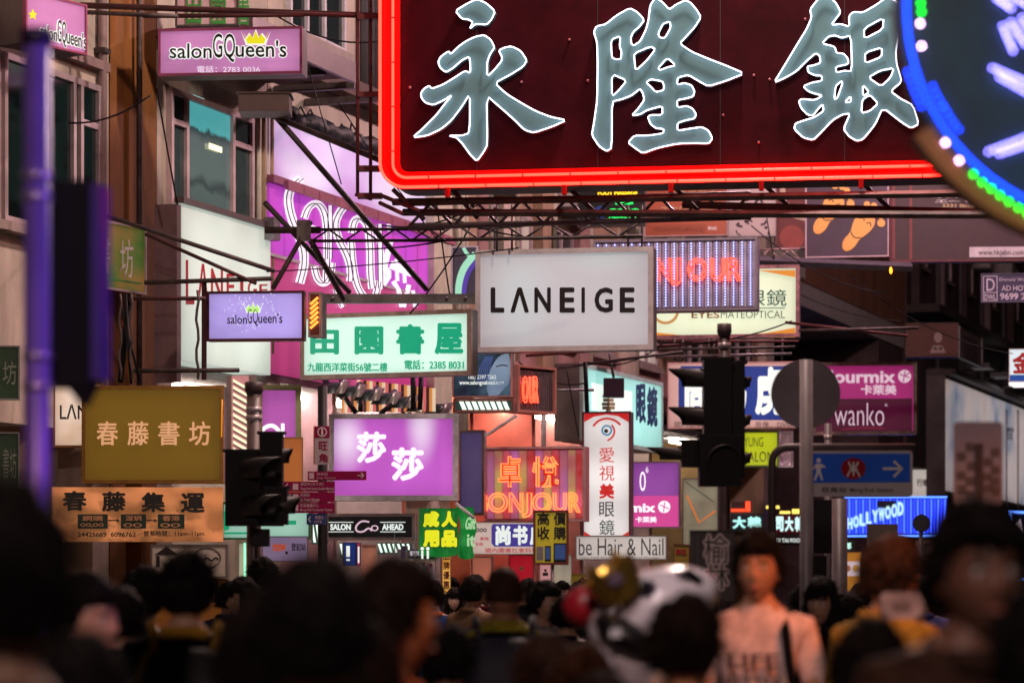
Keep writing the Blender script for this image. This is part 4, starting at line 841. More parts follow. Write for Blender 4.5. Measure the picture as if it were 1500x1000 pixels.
for a, b in (((1318, 548), (1332, 553)), ((1326, 543), (1323, 559)), ((1325, 551), (1333, 545))): P.ribbon([a, b], 1.6, E('magenta_board', '#b02a78', .62), -.020, -.0165, 'logo_line')
P.text('wanko', (1222, 590, 1295, 623), wp, -.012, -.016); P.text('®', (1296, 591, 1300, 595), wp, 0, -.016); P.ribbon([(1232, 629), (1260, 626), (1295, 627)], 1.2, E('crimson_line', '#a02040', .6), -.016, -.011, 'underline')
# ---- vertical eye sign
P = SIGN('lightbox_sign', 'tall white vertical lightbox with an eye emblem and five characters', 853, 603, 797, 924, 38.0, E('silver_white_lightbox', '#e6e2e0', .78, .28, (.8, 1, 1), ('Z', .72, .16), base=.5), M('dark_red_edge', (.22, .05, .07), .4), -12, .25, .025)
rdp = E('red_print_lit', '#d02828', .7); P.poly([(856, 605), (921, 605), (921, 618), (905, 609), (888, 607), (870, 610), (856, 618)], rdp, name='red_arch'); P.poly([(856, 778), (872, 788), (890, 790), (905, 788), (921, 778), (921, 795), (856, 795)], rdp, name='red_base')
P.ribbon([(869, 624), (876, 616), (888, 612), (901, 615), (909, 622)], 3, rdp, name='eye_brow'); P.ribbon([(896, 622), (901, 630), (898, 640), (890, 645)], 2.5, rdp, name='eye_curve')
P.disc(889, 630, 8, E('blue_iris', '#3f8fb0', .7), hole=5.5, name='eye_ring'); P.disc(888, 631, 3, ink, name='eye_pupil')
for i, c in enumerate('愛視美眼鏡'): P.text(c, (878, 655+i*26.5, 900, 677+i*26.5), [rdp, rdp, rdp, ink, M('dark_green_print', (.02, .12, .10), .5)][i], [.0, .0, .04, 0, 0][i])
P.text('◀憑咭9折 歡迎光臨', (859, 788, 918, 793), white_glow, .02, -.016)
# ---- red neon box, lower centre
P = boxP('neon_sign', 'pink red ribbed neon box with orange red characters above latin neon letters', 712, 655, 764, 858, 36.6, -12, M('rose_back', (.5, .12, .14), .5), rim=M('rose_rim', (.55, .3, .3), .4))
pr = [E('rib_pink', '#e08098', .42, .5, (1.5, 1, 1.5), col2='#b878c8'), E('rib_green', '#f08a8a', .42, .5, (2, 1, 2), col2='#b0d060'), E('rib_red', '#e84848', .42, .4, (2, 1, 2), col2='#e880a0')]
ribbed(P, 714, 857, 656, 764, 12, pr, .1)
for c, a, b in (('卓', 733, 766), ('悅', 783, 820)): P.text(c, (a, 670, b, 712), E('neon_base_red', '#e03020', .45), .03, -.075); P.outline(c, (a, 669, b, 713), neon_o, .010, .01, -.11)
for ch, a, b in zip('BONJOUR', (705, 718, 749, 768, 783, 813, 836), (717, 746, 768, 781, 810, 832, 852)): P.outline(ch, (a, 722, b, 750 if ch != 'J' else 757), neon_o, .010, .01, -.11)
MB().tube([(P.W*.58, .0, P.H), (P.W*.58, .0, P.H+.42)], .035).obj('hanger', M('pale_steel', (.6, .55, .55), .4), P.o)
rod('strut', 'white strut rising from the grey led panel to the small neon box', PX(713, 637, 36), PX(757, 608, 36), .022, M('pale_steel', (.6, .55, .55), .4), 'strut')
P = boxP('led_screen', 'tall dim violet grey led panel left of the pink red neon box', 672, 630, 754, 710, 36.2, -6, M('led_panel_face', (.16, .11, .18), .3, .2, .3, 3), 'led panel', .2, M('brown_rim', (.14, .09, .09), .4, .4))
mb = MB()
for i in range(14):
    for k in range(44): a = P.W*(.08+.84*i/13); zz = P.H*(.04+.92*k/43); mb.box(a-.008, a+.008, -.012, -.001, zz-.007, zz+.007)
o = mb.obj('led_dots', E('dim_led', '#6a5a90', .5), P.o); o['kind'] = 'stuff'
# ---- magenta lightbox with the two white characters
P = SIGN('lightbox_sign', 'magenta lightbox in a chrome frame with two bold white characters', 482, 606, 733, 671, 33.0, E('magenta_lightbox', '#c35bc8', .82, .16, (1., 1, .8), base=.5), chrome, -3, .35, .06, proud=.03)
wl = E('white_bold', '#f4ecf4', .95)
P.text('莎', (522, 632, 566, 678), wl, .04, -.014); P.text('莎', (573, 655, 621, 704), wl, .04, -.014)
hot(_m['magenta_lightbox'], [(1.08, P.H-.1, .24, .62), (.2, P.H*.7, .3, .5)], '#f4dcf8', 1.05)
# row of black hooded floodlights above it
hood = M('black_hood', (.035, .045, .05), .35, .2); strap = M('grey_band', (.28, .25, .22), .4, .3)
for i in range(7):
    px = 460+i*25.5; py = 581+i*5.2; o = thing('floodlight', ['black hooded floodlight over the magenta lightbox, leftmost of seven', 'second hooded floodlight from the left', 'third hooded floodlight from the left', 'middle hooded floodlight of the row of seven', 'fifth hooded floodlight from the left', 'sixth hooded floodlight from the left', 'rightmost small hooded floodlight of the row'][i], 'floodlight', PX(px, py, 33.3+i*.25), math.radians(12), 'hooded floodlights over the magenta sign'); o.scale = (1.3, 1.2, 1.3)
    mb = MB(); n = 9; vs = []
    for xx in (0, .22):
        for k in range(n): a = math.pi*(.05+.75*k/(n-1)); vs.append((xx+.10*math.sin(a), -.17*math.cos(a), .14*math.sin(a)))
    for xx in (0, .22):
        for k in range(n): a = math.pi*(.05+.75*k/(n-1)); vs.append((xx+.10*math.sin(a)*.93, -.16*math.cos(a), .13*math.sin(a)))
    fs = [(k, k+1, n+k+1, n+k) for k in range(n-1)]+[(2*n+k, 3*n+k, 3*n+k+1, 2*n+k+1) for k in range(n-1)]+[(k, 2*n+k, 2*n+k+1, k+1) for k in range(n-1)]+[(n+k, n+k+1, 3*n+k+1, 3*n+k) for k in range(n-1)]
    mb.add(vs, fs, 0, True); mb.obj('hood', hood, o)
    mb = MB(); vs = []
    for xx in (.15, .23):
        for r in (1.02, 1.08):
            for k in range(n): a = math.pi*(.05+.75*k/(n-1)); vs.append((xx+.10*math.sin(a), -.17*r*math.cos(a), .14*r*math.sin(a)))
    fs = [(k+n, k+1+n, 3*n+k+1, 3*n+k) for k in range(n-1)]+[(k, k+n, k+n+1, k+1) for k in range(n-1)]+[(2*n+k, 2*n+k+1, 3*n+k+1, 3*n+k) for k in range(n-1)]
    mb.add(vs, fs, 0, True); mb.obj('band', strap, o)
    MB().ball((.10, -.02, .165), .04).obj('lamp_knob', M('violet_knob', (.2, .16, .25), .2, .5), o); MB().tube([(.1, 0, .13), (.16, .5, .05)], .02).obj('arm', steel, o)
for i, (p, q_) in enumerate((((505, 582), (522, 605)), ((575, 592), (556, 606)), ((605, 552), (605, 600)), ((617, 552), (615, 600)), ((528, 585), (528, 603)))):
    rod('strut', 'short dark strut among the hooded floodlights, '+['slanting right', 'slanting left', 'upright near the right end', 'thin upright at the right end', 'upright in the middle'][i], PX(*p, 33.2), PX(*q_, 33.2), .03, black, 'strut')
# striped panels behind the floodlights
P = Plane(500, 34.6, -12); P.root('striped_panel', 'panel of thin orange pink and white upright strips behind the floodlights', 'panel', 604)
for i in range(30):
    a = P.l(500+i*4.6, 604)[0]; MB().box(a, a+.03, -.0, .04, 0, .42-.008*i*.6).obj('strip', E(['strip_orange', 'strip_cream', 'strip_pink', 'strip_dark'][i % 4], ['#d88848', '#e8d0b0', '#d86868', '#3a2020'][i % 4], .7), P.o)
P = Plane(340, 28.4, -8); P.root('striped_panel', 'tall pink panel of glowing slanted stripes beside the olive signboard', 'panel', 665)
W_ = P.l(365, 600)[0]; H_ = P.l(340, 550)[1]; MB().box(0, W_, 0, .12, 0, H_).obj('back_panel', E('stripe_pink', '#d89090', .6), P.o)
for i in range(12): P.poly([(342, 555+i*10), (363, 567+i*10), (363, 571+i*10), (342, 559+i*10)], E('stripe_cream', '#f0e8c0', 1.1), -.02, -.003, 'stripe'); P.ribbon([(342, 561+i*10), (363, 573+i*10)], 1.4, M('stripe_green', (.05, .2, .1), .5), -.018, -.003, 'stripe', smooth=0)
MB().box(-.05, -.003, -.03, .12, 0, H_).obj('frame_bar', M('pale_frame', (.5, .4, .38), .4), P.o); MB().box(W_+.003, W_+.06, -.03, .12, 0, H_).obj('frame_bar', M('pale_frame', (.5, .4, .38), .4), P.o)
# magenta side sign with a white letter, orange board
P = SIGN('lightbox_sign', 'narrow magenta lightbox with part of a white letter behind the left traffic signal', 376, 563, 790, 441, 30.6, E('magenta_soft', '#b85aae', .75, .2, (2, 1, .8)), M('lime_edge', (.55, .6, .3), .4), 10, .2, .06)
P.ribbon([(382, 634), (388, 625), (400, 622), (410, 632), (412, 655)], 6, wl, name='letter_stroke'); P.bar((414, 620), (414, 655), .02, wl, -.015, name='letter_stroke')
P = SIGN('signboard', 'plain orange board behind the left traffic signal', 405, 640, 780, 444, 29.5, E('orange_board', '#b06428', .5, .2, base=1), M('orange_edge', (.5, .3, .1), .5), 4, .1, .01)
P = SIGN('lightbox_sign', 'pale mint lightbox with a green emblem under the magenta side sign', 325, 735, 790, 455, 29.0, E('mint_pale', '#a8d8c4', .65, .15), M('green_edge2', (.05, .3, .15), .4), -4, .2, .02)
P.poly([(326, 778), (328, 750), (334, 738), (336, 775)], E('green_sign_print', '#18a070', .7), name='emblem'); P.rect(405, 762, 434, 768, E('green_sign_print', '#18a070', .7), name='emblem'); P.rect(328, 779, 378, 782, E('green_sign_print', '#18a070', .7), name='green_line')
P = SIGN('door_frame', 'white shop doorway with a thin green neon line', 345, 790, 950, 368, 28.9, E('door_cream', '#c8bca4', .5, .15), M('cream_edge', (.5, .45, .38), .5), -4, .1, .04)
P.rect(358, 795, 359.6, 940, E('green_neon', '#70f0b0', 2.2), -.03, -.01, 'neon_line')
P = SIGN('shop_sign', 'grey white food sign with a house drawing and an oval over orange', 221, 797, 846, 334, 25.5, M('grey_cream_board', (.8, .72, .62), .6, 0, .2), M('grey_edge', (.2, .17, .15), .5), -2, .1, .015)
pr_ = M('brown_black_print', (.03, .018, .02), .6)
P.poly([(227, 812), (244, 800), (262, 812)], pr_, name='roof_drawing'); P.rect(229, 814, 234, 830, pr_, name='wall_drawing'); P.disc(303, 817, 21, pr_, sy=.72, hole=19.6, name='oval'); P.ribbon([(290, 812), (296, 822), (304, 815), (310, 822), (316, 815), (320, 819)], 2, pr_, name='script_line'); P.text('حلال', (286, 810, 302, 824), pr_, .0)
P = SIGN('shop_sign', 'orange lower part of the food sign with large dark letters', 221, 847, 930, 334, 25.6, M('orange_board2', (.42, .17, .02), .6), M('grey_edge', (.2, .17, .15), .5), -2, .1, .005)
P.text('HALAL', (235, 852, 330, 880), pr_, .04)
P = SIGN('hanging_sign', 'pale lilac hanging sign with orange word and three small characters', 384, 785, 822, 451, 26, E('lilac_dim', '#8a7494', .55), M('lilac_edge', (.3, .25, .32), .5), -2, .05, .008)
P.text('now', (400, 796, 419, 807), E('orange_word', '#c05030', .6), .05); P.text('登記站', (427, 795, 448, 806), ink, .02); P.disc(420, 809, 2, ink, name='dot')
P = SIGN('lightbox_sign', 'dark slate salon sign with white words and a big script word', 477, 752, 791, 608, 33.4, M('slate_board', (.022, .03, .04), .35), M('grey_mauve_frame', (.42, .33, .35), .4, .3), -7, .2, .035)
P.text('SALON', (484, 767, 514, 776), white_glow, .04); P.text('AHEAD', (560, 767, 591, 776), white_glow, .04); P.ribbon([(541, 764), (530, 762), (521, 770), (522, 778), (532, 779), (540, 772), (545, 777)], 2.4, wp, name='script_stroke'); P.disc(549, 773, 5.5, wp, hole=3.6, sy=.8, name='script_stroke')
for a in ((480, 764, 518), (480, 778, 518), (557, 764, 594), (557, 778, 594)): P.rect(a[0], a[1], a[2], a[1]+1, white_glow, name='line')
for i, (a, b) in enumerate(((553, 602), (455, 478), (497, 512))):
    P = SIGN('barber_box', ['long box of white and green slanted stripes under the dark salon sign', 'small box of pale stripes left of the dark salon sign', 'short striped box behind the blue vertical sign'][i], a, [794, 766, 794][i], [812, 797, 818][i], b, 33.6, E('stripe_back', '#354a44', .5), M('pale_frame', (.5, .4, .38), .4), -7, .2, .01)
    n = int((b-a)/7)
    for k in range(n): P.poly([(a+1+k*7, P_y+1), (a+5+k*7, P_y+1), (a+9+k*7, P_y+14), (a+5+k*7, P_y+14)] if 0 else [(a+1+k*7, [796, 768, 796][i]), (a+4+k*7, [796, 768, 796][i]), (a+8+k*7, [809, 794, 814][i]), (a+5+k*7, [809, 794, 814][i])], E('stripe_white', '#d8ecdc', 1.3), -.03, -.005, 'stripe')
P = SIGN('hanging_sign', 'narrow blue vertical sign with a white block in front of the shop', 503, 794, 828, 521, 31, E('blue_vertical', '#203478', .55), M('blue_edge', (.05, .08, .2), .5), 20, .06, .005); P.rect(507, 799, 512, 815, white_glow, name='white_block'); P.rect(507, 818, 512, 821, white_glow, name='white_block')
P = SIGN('hanging_sign', 'narrow pink red vertical sign right of the blue one', 522, 794, 828, 528, 31, E('pinkred_vertical', '#a03050', .6), M('blue_edge', (.05, .08, .2), .5), 20, .06, .005); P.rect(524, 800, 526, 824, white_glow, name='white_block')
P = SIGN('panel', 'plain salmon panel right of the small vertical signs', 529, 797, 850, 552, 32, M('salmon_panel', (.6, .28, .2), .6), M('salmon_edge', (.5, .3, .25), .5), -5, .1, .01)
# green cloth banner with yellow characters, two faces
P = Plane(614, 33.0, -3); P.root('cloth_banner', 'green plastic banner with four fat yellow characters', 'banner', 812)
gb = E('green_plastic', '#1f9440', .32, .35, (3, 1, 3), base=.9, rough=.3); cloth(P, P.l(671, 812)[0], P.l(614, 744)[1], .025, 14, 8, mat=gb, seed=4)
for c, a, b, d, e in (('成', 620, 644, 748, 772), ('人', 647, 670, 748, 772), ('用', 620, 644, 776, 801), ('品', 647, 670, 776, 801)):
    P.text(c, (a-1, b and d-1, b+1, e+1), M('dark_green_edge', (.01, .08, .02), .5), .11, -.045, .004, 'character_edge'); P.text(c, (a, d, b, e), E('yellow_char', '#d8dc20', .75, base=.8), .075, -.055, .008)
P.disc(619, 803, 2.5, white_glow, -.04, -.034, name='figure_print'); P.disc(627, 803, 2.5, white_glow, -.04, -.034, name='figure_print'); P.ribbon([(619, 806), (619, 818)], 3, white_glow, -.04, -.034, 'figure_print', smooth=0); P.ribbon([(627, 806), (627, 818)], 3, white_glow, -.04, -.034, 'figure_print', smooth=0)
P = Plane(672, 32.9, 60); P.root('cloth_banner', 'side flap of the green banner with a pale script', 'banner', 815)
cloth(P, P.l(695, 820)[0], P.l(672, 742)[1], .03, 8, 8, mat=gb, seed=9)
P.text('Gift', (676, 757, 691, 775), E('pale_green_print', '#b8e8b0', .6), .02, -.06, shear=.2); P.text('it', (678, 782, 690, 800), E('pale_green_print', '#b8e8b0', .6), .02, -.06)
rod('support_tube', 'white slanted tube along the top of the green banner flap', PX(668, 737, 32.8), PX(694, 758, 32.6), .02, M('pale_steel', (.6, .55, .55), .4), 'tube')
# white / violet banner
P = SIGN('banner_sign', 'white banner with a violet block of brush characters and small red print', 676, 764, 812, 792, 35, E('cream_pink_banner', '#e4c8bc', .6, .1), M('pale_edge3', (.6, .5, .48), .5), -3, .06, .01)
P.poly([(722, 767), (792, 767), (792, 800), (724, 800), (720, 795), (720, 771)], E('violet_block', '#4a3c9c', .6), -.012, -.004, 'violet_block')
for i, c in enumerate('尚书房'): P.text(c, (726+i*25, 769, 748+i*25, 798), white_glow, .05, -.018)
P.text('國內圖書社會科學', (711, 802, 788, 809), E('red_small_print', '#c06060', .6), .02, -.012); P.text('ooo', (697, 773, 713, 779), M('navy_print', (.05, .05, .2), .5), .02); P.text('書籍', (703, 786, 716, 791), E('red_small_print', '#c06060', .6), .02, -.012); P.text('音像', (695, 794, 708, 799), E('red_small_print', '#c06060', .6), .02, -.012)
# hair & nail sign
P = SIGN('signboard', 'long white hair and nail signboard with thin dark serif letters', 843, 784, 820, 977, 36, E('white_nail_sign', '#d8ccc6', .62, .1), M('brown_edge2', (.3, .22, .2), .5), -10, .12, .015)
P.text('be Hair & Nail', (848, 788, 972, 813), M('grey_dark_print', (.08, .08, .09), .5), -.005); P.text('Hair Nail Beauty Waxing Facial Massage', (852, 815, 966, 818), M('grey_dark_print', (.08, .08, .09), .5), 0)
# violet / pink lightbox
P = SIGN('lightbox_sign', 'violet over pink fashion lightbox right of the tall eye sign', 923, 676, 773, 996, 40, E('violet_board', '#9a4ea8', .7, .15), M('lilac_frame', (.35, .2, .35), .4), -7, .25, .02)
P.rect(924, 726, 994, 772, E('hot_pink_board', '#d84a98', .75), -.01, -.003, 'lower_board'); P.text('mix', (922, 737, 960, 750), wl, .04, -.016); P.disc(973, 742, 9, wl, -.016, -.011, name='round_logo'); P.ribbon([(967, 739), (980, 745)], 1.5, E('hot_pink_board', '#d84a98', .75), -.02, -.0165, 'logo_line'); P.ribbon([(974, 735), (972, 750)], 1.5, E('hot_pink_board', '#d84a98', .75), -.02, -.0165, 'logo_line')
P.text('卡萊美', (931, 756, 962, 765), wl, .03, -.016); P.text('0', (937, 690, 946, 719), wl, 0); P.text('6', (946, 683, 950, 692), wl, 0)
# pale poster right of it, shop boxes at the right
P = SIGN('poster_box', 'pale green grey poster with a slanted orange line behind the signal post', 1000, 700, 800, 1052, 43, E('pale_olive_poster', '#a8a488', .45, .3, (2, 1, 2), col2='#6a6250'), M('brown_rim', (.14, .09, .09), .4, .4), -6, .1, .012)
P.ribbon([(1006, 725), (1024, 765), (1048, 748)], 3, E('orange_line', '#d07030', .7), name='orange_line', smooth=0); P.ribbon([(1004, 705), (1046, 735)], 1, ink, name='line', smooth=0)
for i, (a, y0, y1, b, c, bgc, fg, lab) in enumerate(((1070, 752, 778, 1120, '大韓', '#101820', '#a8e8e0', 'black sign with pale turquoise neon characters left of the young man'), (1132, 752, 782, 1182, '司大韓', '#4a0c14', '#c8f0f0', 'dark red sign with pale turquoise characters behind the grey post'), (1224, 790, 808, 1252, '司郎', '#0a1a18', '#b8e8d8', 'small dark green sign with pale characters under the blue neon front'))):
    P = SIGN('shop_sign', lab, a, y0, y1, b, 55-i, E('shopsign_'+bgc, bgc, .6), M('dark_edge', (.05, .02, .02), .5), -5, .2, .02)
    n = len(c); w_ = (b-a-6)/n
    for k, ch in enumerate(c): P.text(ch, (a+3+k*w_, y0+4, a+1+(k+1)*w_, y1-4), E('shopchar_'+fg, fg, 1.1), .05)
P = SIGN('shop_sign', 'black strip sign with small white latin words under the dark red sign', 1132, 786, 798, 1182, 54.5, M('led_black', (.008, .008, .012), .4), M('dark_edge', (.05, .02, .02), .5), -5, .2, .01); P.text('OI TAI FOOK', (1136, 788, 1176, 794), white_glow, .03)
P = SIGN('neon_bracket', 'red angular neon bar above the turquoise neon characters', 1072, 735, 750, 1100, 54, M('dark_edge', (.05, .02, .02), .5), M('dark_edge', (.05, .02, .02), .5), -5, .1, .005); P.rect(1092, 734, 1099, 749, E('red_bar', '#f04020', 1.8), -.06, -.02, 'neon_bar'); P.rect(1071, 745, 1091, 749, E('red_bar', '#f04020', 1.8), -.06, -.02, 'neon_bar')
for i, (a, y, b) in enumerate(((1122, 740, 1142), (1142, 748, 1158), (1160, 745, 1172))):
    P = SIGN('neon_bracket', 'yellow neon strip above the red sign, '+['left one', 'middle one', 'right one'][i], a, y, y+5+i*3, b, 54.2, E('yellow_strip', '#f0d060', 1.6), M('dark_edge', (.05, .02, .02), .5), -5, .1, .003)
# blue ribbed front with slanting letters
P = boxP('neon_sign', 'electric blue shop front of upright neon tubes with slanting turquoise letters', 1237, 729, 783, 1387, 60, -3, M('deep_blue', (.01, .015, .2), .5), 'neon sign', .4)
for i in range(30):
    a = P.l(1239+i*5, 783)[0]; MB().tube([(a, -.06, .03), (a, -.06, P.H-.03)], .018, 6).obj('blue_tube', E(['blue_neon_a', 'blue_neon_b'][i % 2], ['#2438ff', '#3a5cff'][i % 2], 2.4), P.o)
MB().box(0, P.W, -.09, -.03, P.H+.0, P.H+.03).obj('top_tube', E('blue_pale_tube', '#5a8cff', 2.2), P.o); MB().box(0, P.W, -.09, -.03, -.04, -.01).obj('bottom_tube', E('blue_pale_tube', '#5a8cff', 2.2), P.o)
MB().box(.0, P.W, -.02, -.001, .02, P.H-.02).obj('back_glow', E('blue_back', '#1420a8', .8), P.o)
P.rect(1284, 733, 1312, 744, M('deep_blue2', (.02, .03, .12), .5), -.12, -.1, 'dark_plate')
for i, ch in enumerate('HOLLYWOOD'): x = 1240+i*9.3; P.text(ch, (x, 758-i*2.9, x+8.4, 775-i*2.5), E('turq_letter', '#bfeef0', .95), .05, -.14, .05)
P = SIGN('notice_sign', 'upper cream notice sheet with small print beside the tall man', 1340, 790, 821, 1372, 57, M('cream_notice', (.42, .30, .25), .6), M('thin_brown', (.2, .12, .1), .6), -3, .05, .01)
for i in range(3): P.text(['網上購物', '—元—', 'WWWHKWW'][i], (1346, 795+i*8, 1364, 800+i*8), ink, .02)
P = SIGN('notice_sign', 'lower cream notice sheet with small print beside the tall man', 1340, 824, 860, 1372, 57, M('cream_notice', (.42, .30, .25), .6), M('thin_brown', (.2, .12, .1), .6), -3, .05, .01); P.text('購物 送', (1348, 827, 1364, 832), ink, .02)
P = SIGN('snack_shop_sign', 'orange lit snack shop front beside the grey post', 1224, 808, 870, 1262, 58, E('orange_snack', '#c8802c', .55, .3), M('thin_brown', (.2, .12, .1), .6), -3, .1, .01)
P.rect(1225, 822, 1260, 843, E('menu_pale', '#d8c0c8', .65), -.012, -.004, 'menu_panel')
for i in range(3): P.disc(1228+i*13, 832, 5, E('dish_'+str(i), ['#a03828', '#a86030', '#c89040'][i], .6), -.02, -.013, name='dish_print')
# white wrap-around billboard at the right
P = Plane(1238, fac(1385, .6)[1]+1.5, -6); P.root('billboard', 'white end face of the wrap around billboard with small black mark', 'billboard', 728)
W_ = P.l(1384, 722)[0]; MB().box(0, W_, 0, .6, 0, P.l(1238, 548)[1]).obj('face_panel', E('white_end_face', '#c9bdb6', .72, .12, (.3, 1, .3), base=.5), P.o); P.text('行婚', (1343, 701, 1360, 712), ink, .03)
MB().box(W_-.12, W_, -.05, -.003, 0, P.l(1238, 548)[1]).obj('frame_bar', black, P.o)
MB().box(0, W_, -.1, .65, P.l(1238, 548)[1]+.003, P.l(1238, 548)[1]+.12).obj('top_rail', steel, P.o)
P = Plane(1386, fac(1386, .6)[1], 90-TH); P.root('billboard', 'long advertising billboard of soft blurred faces running off the right edge', 'billboard', 724)
W_ = P.l(1600, 760)[0]; H_ = P.l(1386, 549)[1]
MB().box(0, W_, .02, .5, 0, H_).obj('housing', M('sign_side', (.16, .13, .13), .5, .2), P.o)
MB().box(0, W_, -.02, .018, .1, H_-.1).obj('face_panel', E('advert_face', '#d8c4c0', .75, .5, (.45, 1, .5), base=.5, col2='#56687e'), P.o)
P.text('MEDICAL', (1474, 626, 1484, 632), M('advert_print', (.25, .2, .28), .5), .02, -.03); P.text('XX', (1474, 633, 1482, 644), M('advert_print', (.25, .2, .28), .5), .02, -.03)
for x in (1472, 1489): P.bar((x, 600), (x, 745), .04, M('pale_steel', (.6, .55, .55), .4), -.03, name='joint_bar')
MB().box(0, W_, -.25, .5, H_+.003, H_+.15).obj('top_rail', steel, P.o); MB().box(0, W_, -.04, .5, -.12, -.003).obj('bottom_rail', black, P.o)
for i in range(9):
    a = .5+i*W_/9; MB().box(a, a+.9, -1.0, -.5, H_+.2, H_+.32).obj('lamp', [M('lamp_shell', (.08, .07, .08), .4), E('lamp_glass', '#f0e4e8', 1.5)][i in (2, 4)], P.o); MB().tube([(a+.45, -.55, H_+.22), (a+.45, 0, H_+.1)], .03).obj('lamp_arm', steel, P.o)
P = SIGN('shop_sign', 'blue edged screen under the long advertising billboard at the right edge', 1478, 748, 850, 1560, 60, M('deep_blue2', (.02, .03, .12), .5), E('blue_pale_tube', '#5a8cff', 2.2), 40, .2, .05)
P.poly([(1486, 768), (1494, 760), (1497, 780)], E('menu_pale', '#d8c0c8', .65), name='screen_shape')

# ---- loose cables and clutter between the signs
cl = [((400, 20), (560, 60), 30, .12), ((560, 330), (700, 300), 31, .1), ((620, 300), (860, 345), 31, .15), ((700, 335), (950, 285), 33, .1), ((955, 500), (1160, 470), 37, .12), ((860, 530), (975, 500), 38, .15), ((760, 530), (860, 560), 35, .12), ((1100, 330), (1300, 430), 43, .2), ((1170, 430), (1330, 470), 43, .1), ((1240, 400), (1500, 520), 44, .25), ((640, 300), (660, 440), 33, .03), ((830, 540), (848, 640), 36.5, .02), ((1120, 300), (1150, 470), 43, .03), ((690, 330), (600, 460), 31, .05), ((230, 130), (260, 300), 28.6, .02), ((100, 180), (220, 140), 27.2, .08)]
tx = ['high at the left above the salon lightboxes', 'under the corner of the red sign', 'behind the lilac truss', 'crossing the trusses over the white lightbox', 'below the optical lightbox', 'over the turquoise lightbox', 'beside the small red neon box', 'beside the footprint board', 'over the grey soffit', 'across the dark tenement at the right', 'hanging by the cream column', 'hanging left of the vertical eye sign', 'hanging beside the pink ink poster', 'slanting left of the swirl poster', 'hanging left of the bay window', 'on the beige wall above the brown tower']
for (p, q_, D, sg), t in zip(cl, tx): rod('cable', 'thin sagging black cable '+t, PX(*p, D), PX(*q_, D), .009, black, 'cable', sag=sg)
# ================================================================== street furniture near the camera
# ---- violet lit pole with a signal backboard, left
violet = M('violet_light_steel', (.20, .11, .55), .35, .1, .2, 4)  # violet light put into the colour of pole, cap and clamps
p0 = PX(54, 855, 7.6)
T_ = thing('signal_pole', 'thick pole coloured by violet light out of focus at the left with a flat cap', 'pole', (p0.x, p0.y, 0))
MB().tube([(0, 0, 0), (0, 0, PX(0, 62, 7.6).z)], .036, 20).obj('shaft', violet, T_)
MB().tube([(0, 0, PX(0, 66, 7.6).z), (0, 0, PX(0, 44, 7.6).z)], .045, 16).obj('cap', M('dark_violet', (.03, .02, .06), .4), T_)
for y in (258, 289, 522, 566): MB().tube([(0, 0, PX(0, y+6, 7.6).z), (0, 0, PX(0, y-6, 7.6).z)], .042, 16).obj('clamp', M('violet_band', (.6, .45, .95), .2, .6), T_)
T_ = thing('traffic_signal', 'black back of a traffic signal with violet lit rim beside the violet pole', 'traffic signal', PX(78, 568, 7.7), math.radians(-8))
w_ = PX(155, 0, 7.7).x-PX(78, 0, 7.7).x; h_ = (568-268)*K*7.7
MB().box(0, w_*.8, -.05, .05, 0, h_).obj('backboard', black, T_); MB().box(w_*.8+.002, w_, -.04, .06, .02, h_-.01).obj('side_rim', M('violet_light_rim', (.10, .06, .35), .35, .2), T_)  # violet light along the edge is put into the rim colour
MB().box(.05, w_*.7, .052, .12, .05, h_-.05).obj('housing', black, T_)
MB().box(-.06, 0, -.02, .02, h_*.3, h_*.36).obj('bracket', black, T_); MB().box(-.06, 0, -.02, .02, h_*.8, h_*.86).obj('bracket', black, T_)
MB().prism([[(w_*.35, 0), (w_*.62, -.05), (w_*.8, 0)]], -.04, .04).obj('lower_lip', black, T_)
# ---- round led sign, top right
D_ = 8.0; LX, LY = 1641, 11; c0 = PX(LX, LY, D_); s_ = K*D_
T_ = thing('led_sign', 'large round dark sign with blurred blue green and white led lamps', 'led sign', (c0.x, c0.y, c0.z), 0)
R_ = 326*s_
def circ(r, n=64): return [(r*math.cos(2*math.pi*i/n), r*math.sin(2*math.pi*i/n)) for i in range(n)]
MB().prism([circ(R_, 96)], 0, .12).obj('disc_panel', M('deep_teal_panel', (.006, .045, .065), .5, 0, .4, 3), T_)
arc = lambda r, a0, a1, n=30: [(r*math.cos(math.radians(a0+(a1-a0)*i/n)), r*math.sin(math.radians(a0+(a1-a0)*i/n))) for i in range(n+1)]
MB().prism([arc(R_*1.002, 212, 300)+arc(R_*1.085, 300, 212)], .0, .12).obj('rim', M('ochre_rim', (.30, .13, .03), .5, .2), T_)
ledb = MB().ball((0, 0, 0), .0042, 0, 8, 6)
lm = {k: ledb.mesh('led', E('round_led_'+k, c, st)) for k, c, st in (('blue', '#0c3cff', 13), ('green', '#00f020', 15), ('white', '#e8b8f4', 24), ('lilac', '#8076ff', 17))}
def ledat(px, py, k): link('led', lm[k], T_, ((px-LX)*s_, -.012, -(py-LY)*s_))
def ring(deg, r, k): a = math.radians(deg); ledat(LX+r*math.cos(a), LY+r*math.sin(a), k)
for i in range(60): ring(184-i*1.5, 314, 'blue')
for i in range(6): ring(163-i*1.9, 327, 'blue')
for i in range(5): ring(150.5-i*1.9, 298, 'blue')
for i in range(4): ring(157-i*2, 299, 'blue')
for x, y in ((1346, -10), (1348, 6), (1349, 19), (1425, 256), (1438, 268), (1451, 277), (1464, 287), (1477, 296), (1491, 305), (1504, 314)): ledat(x, y, 'green')
for x, y in ((1347, 36), (1349, 69), (1384, 210), (1404, 236)): ledat(x, y, 'white')
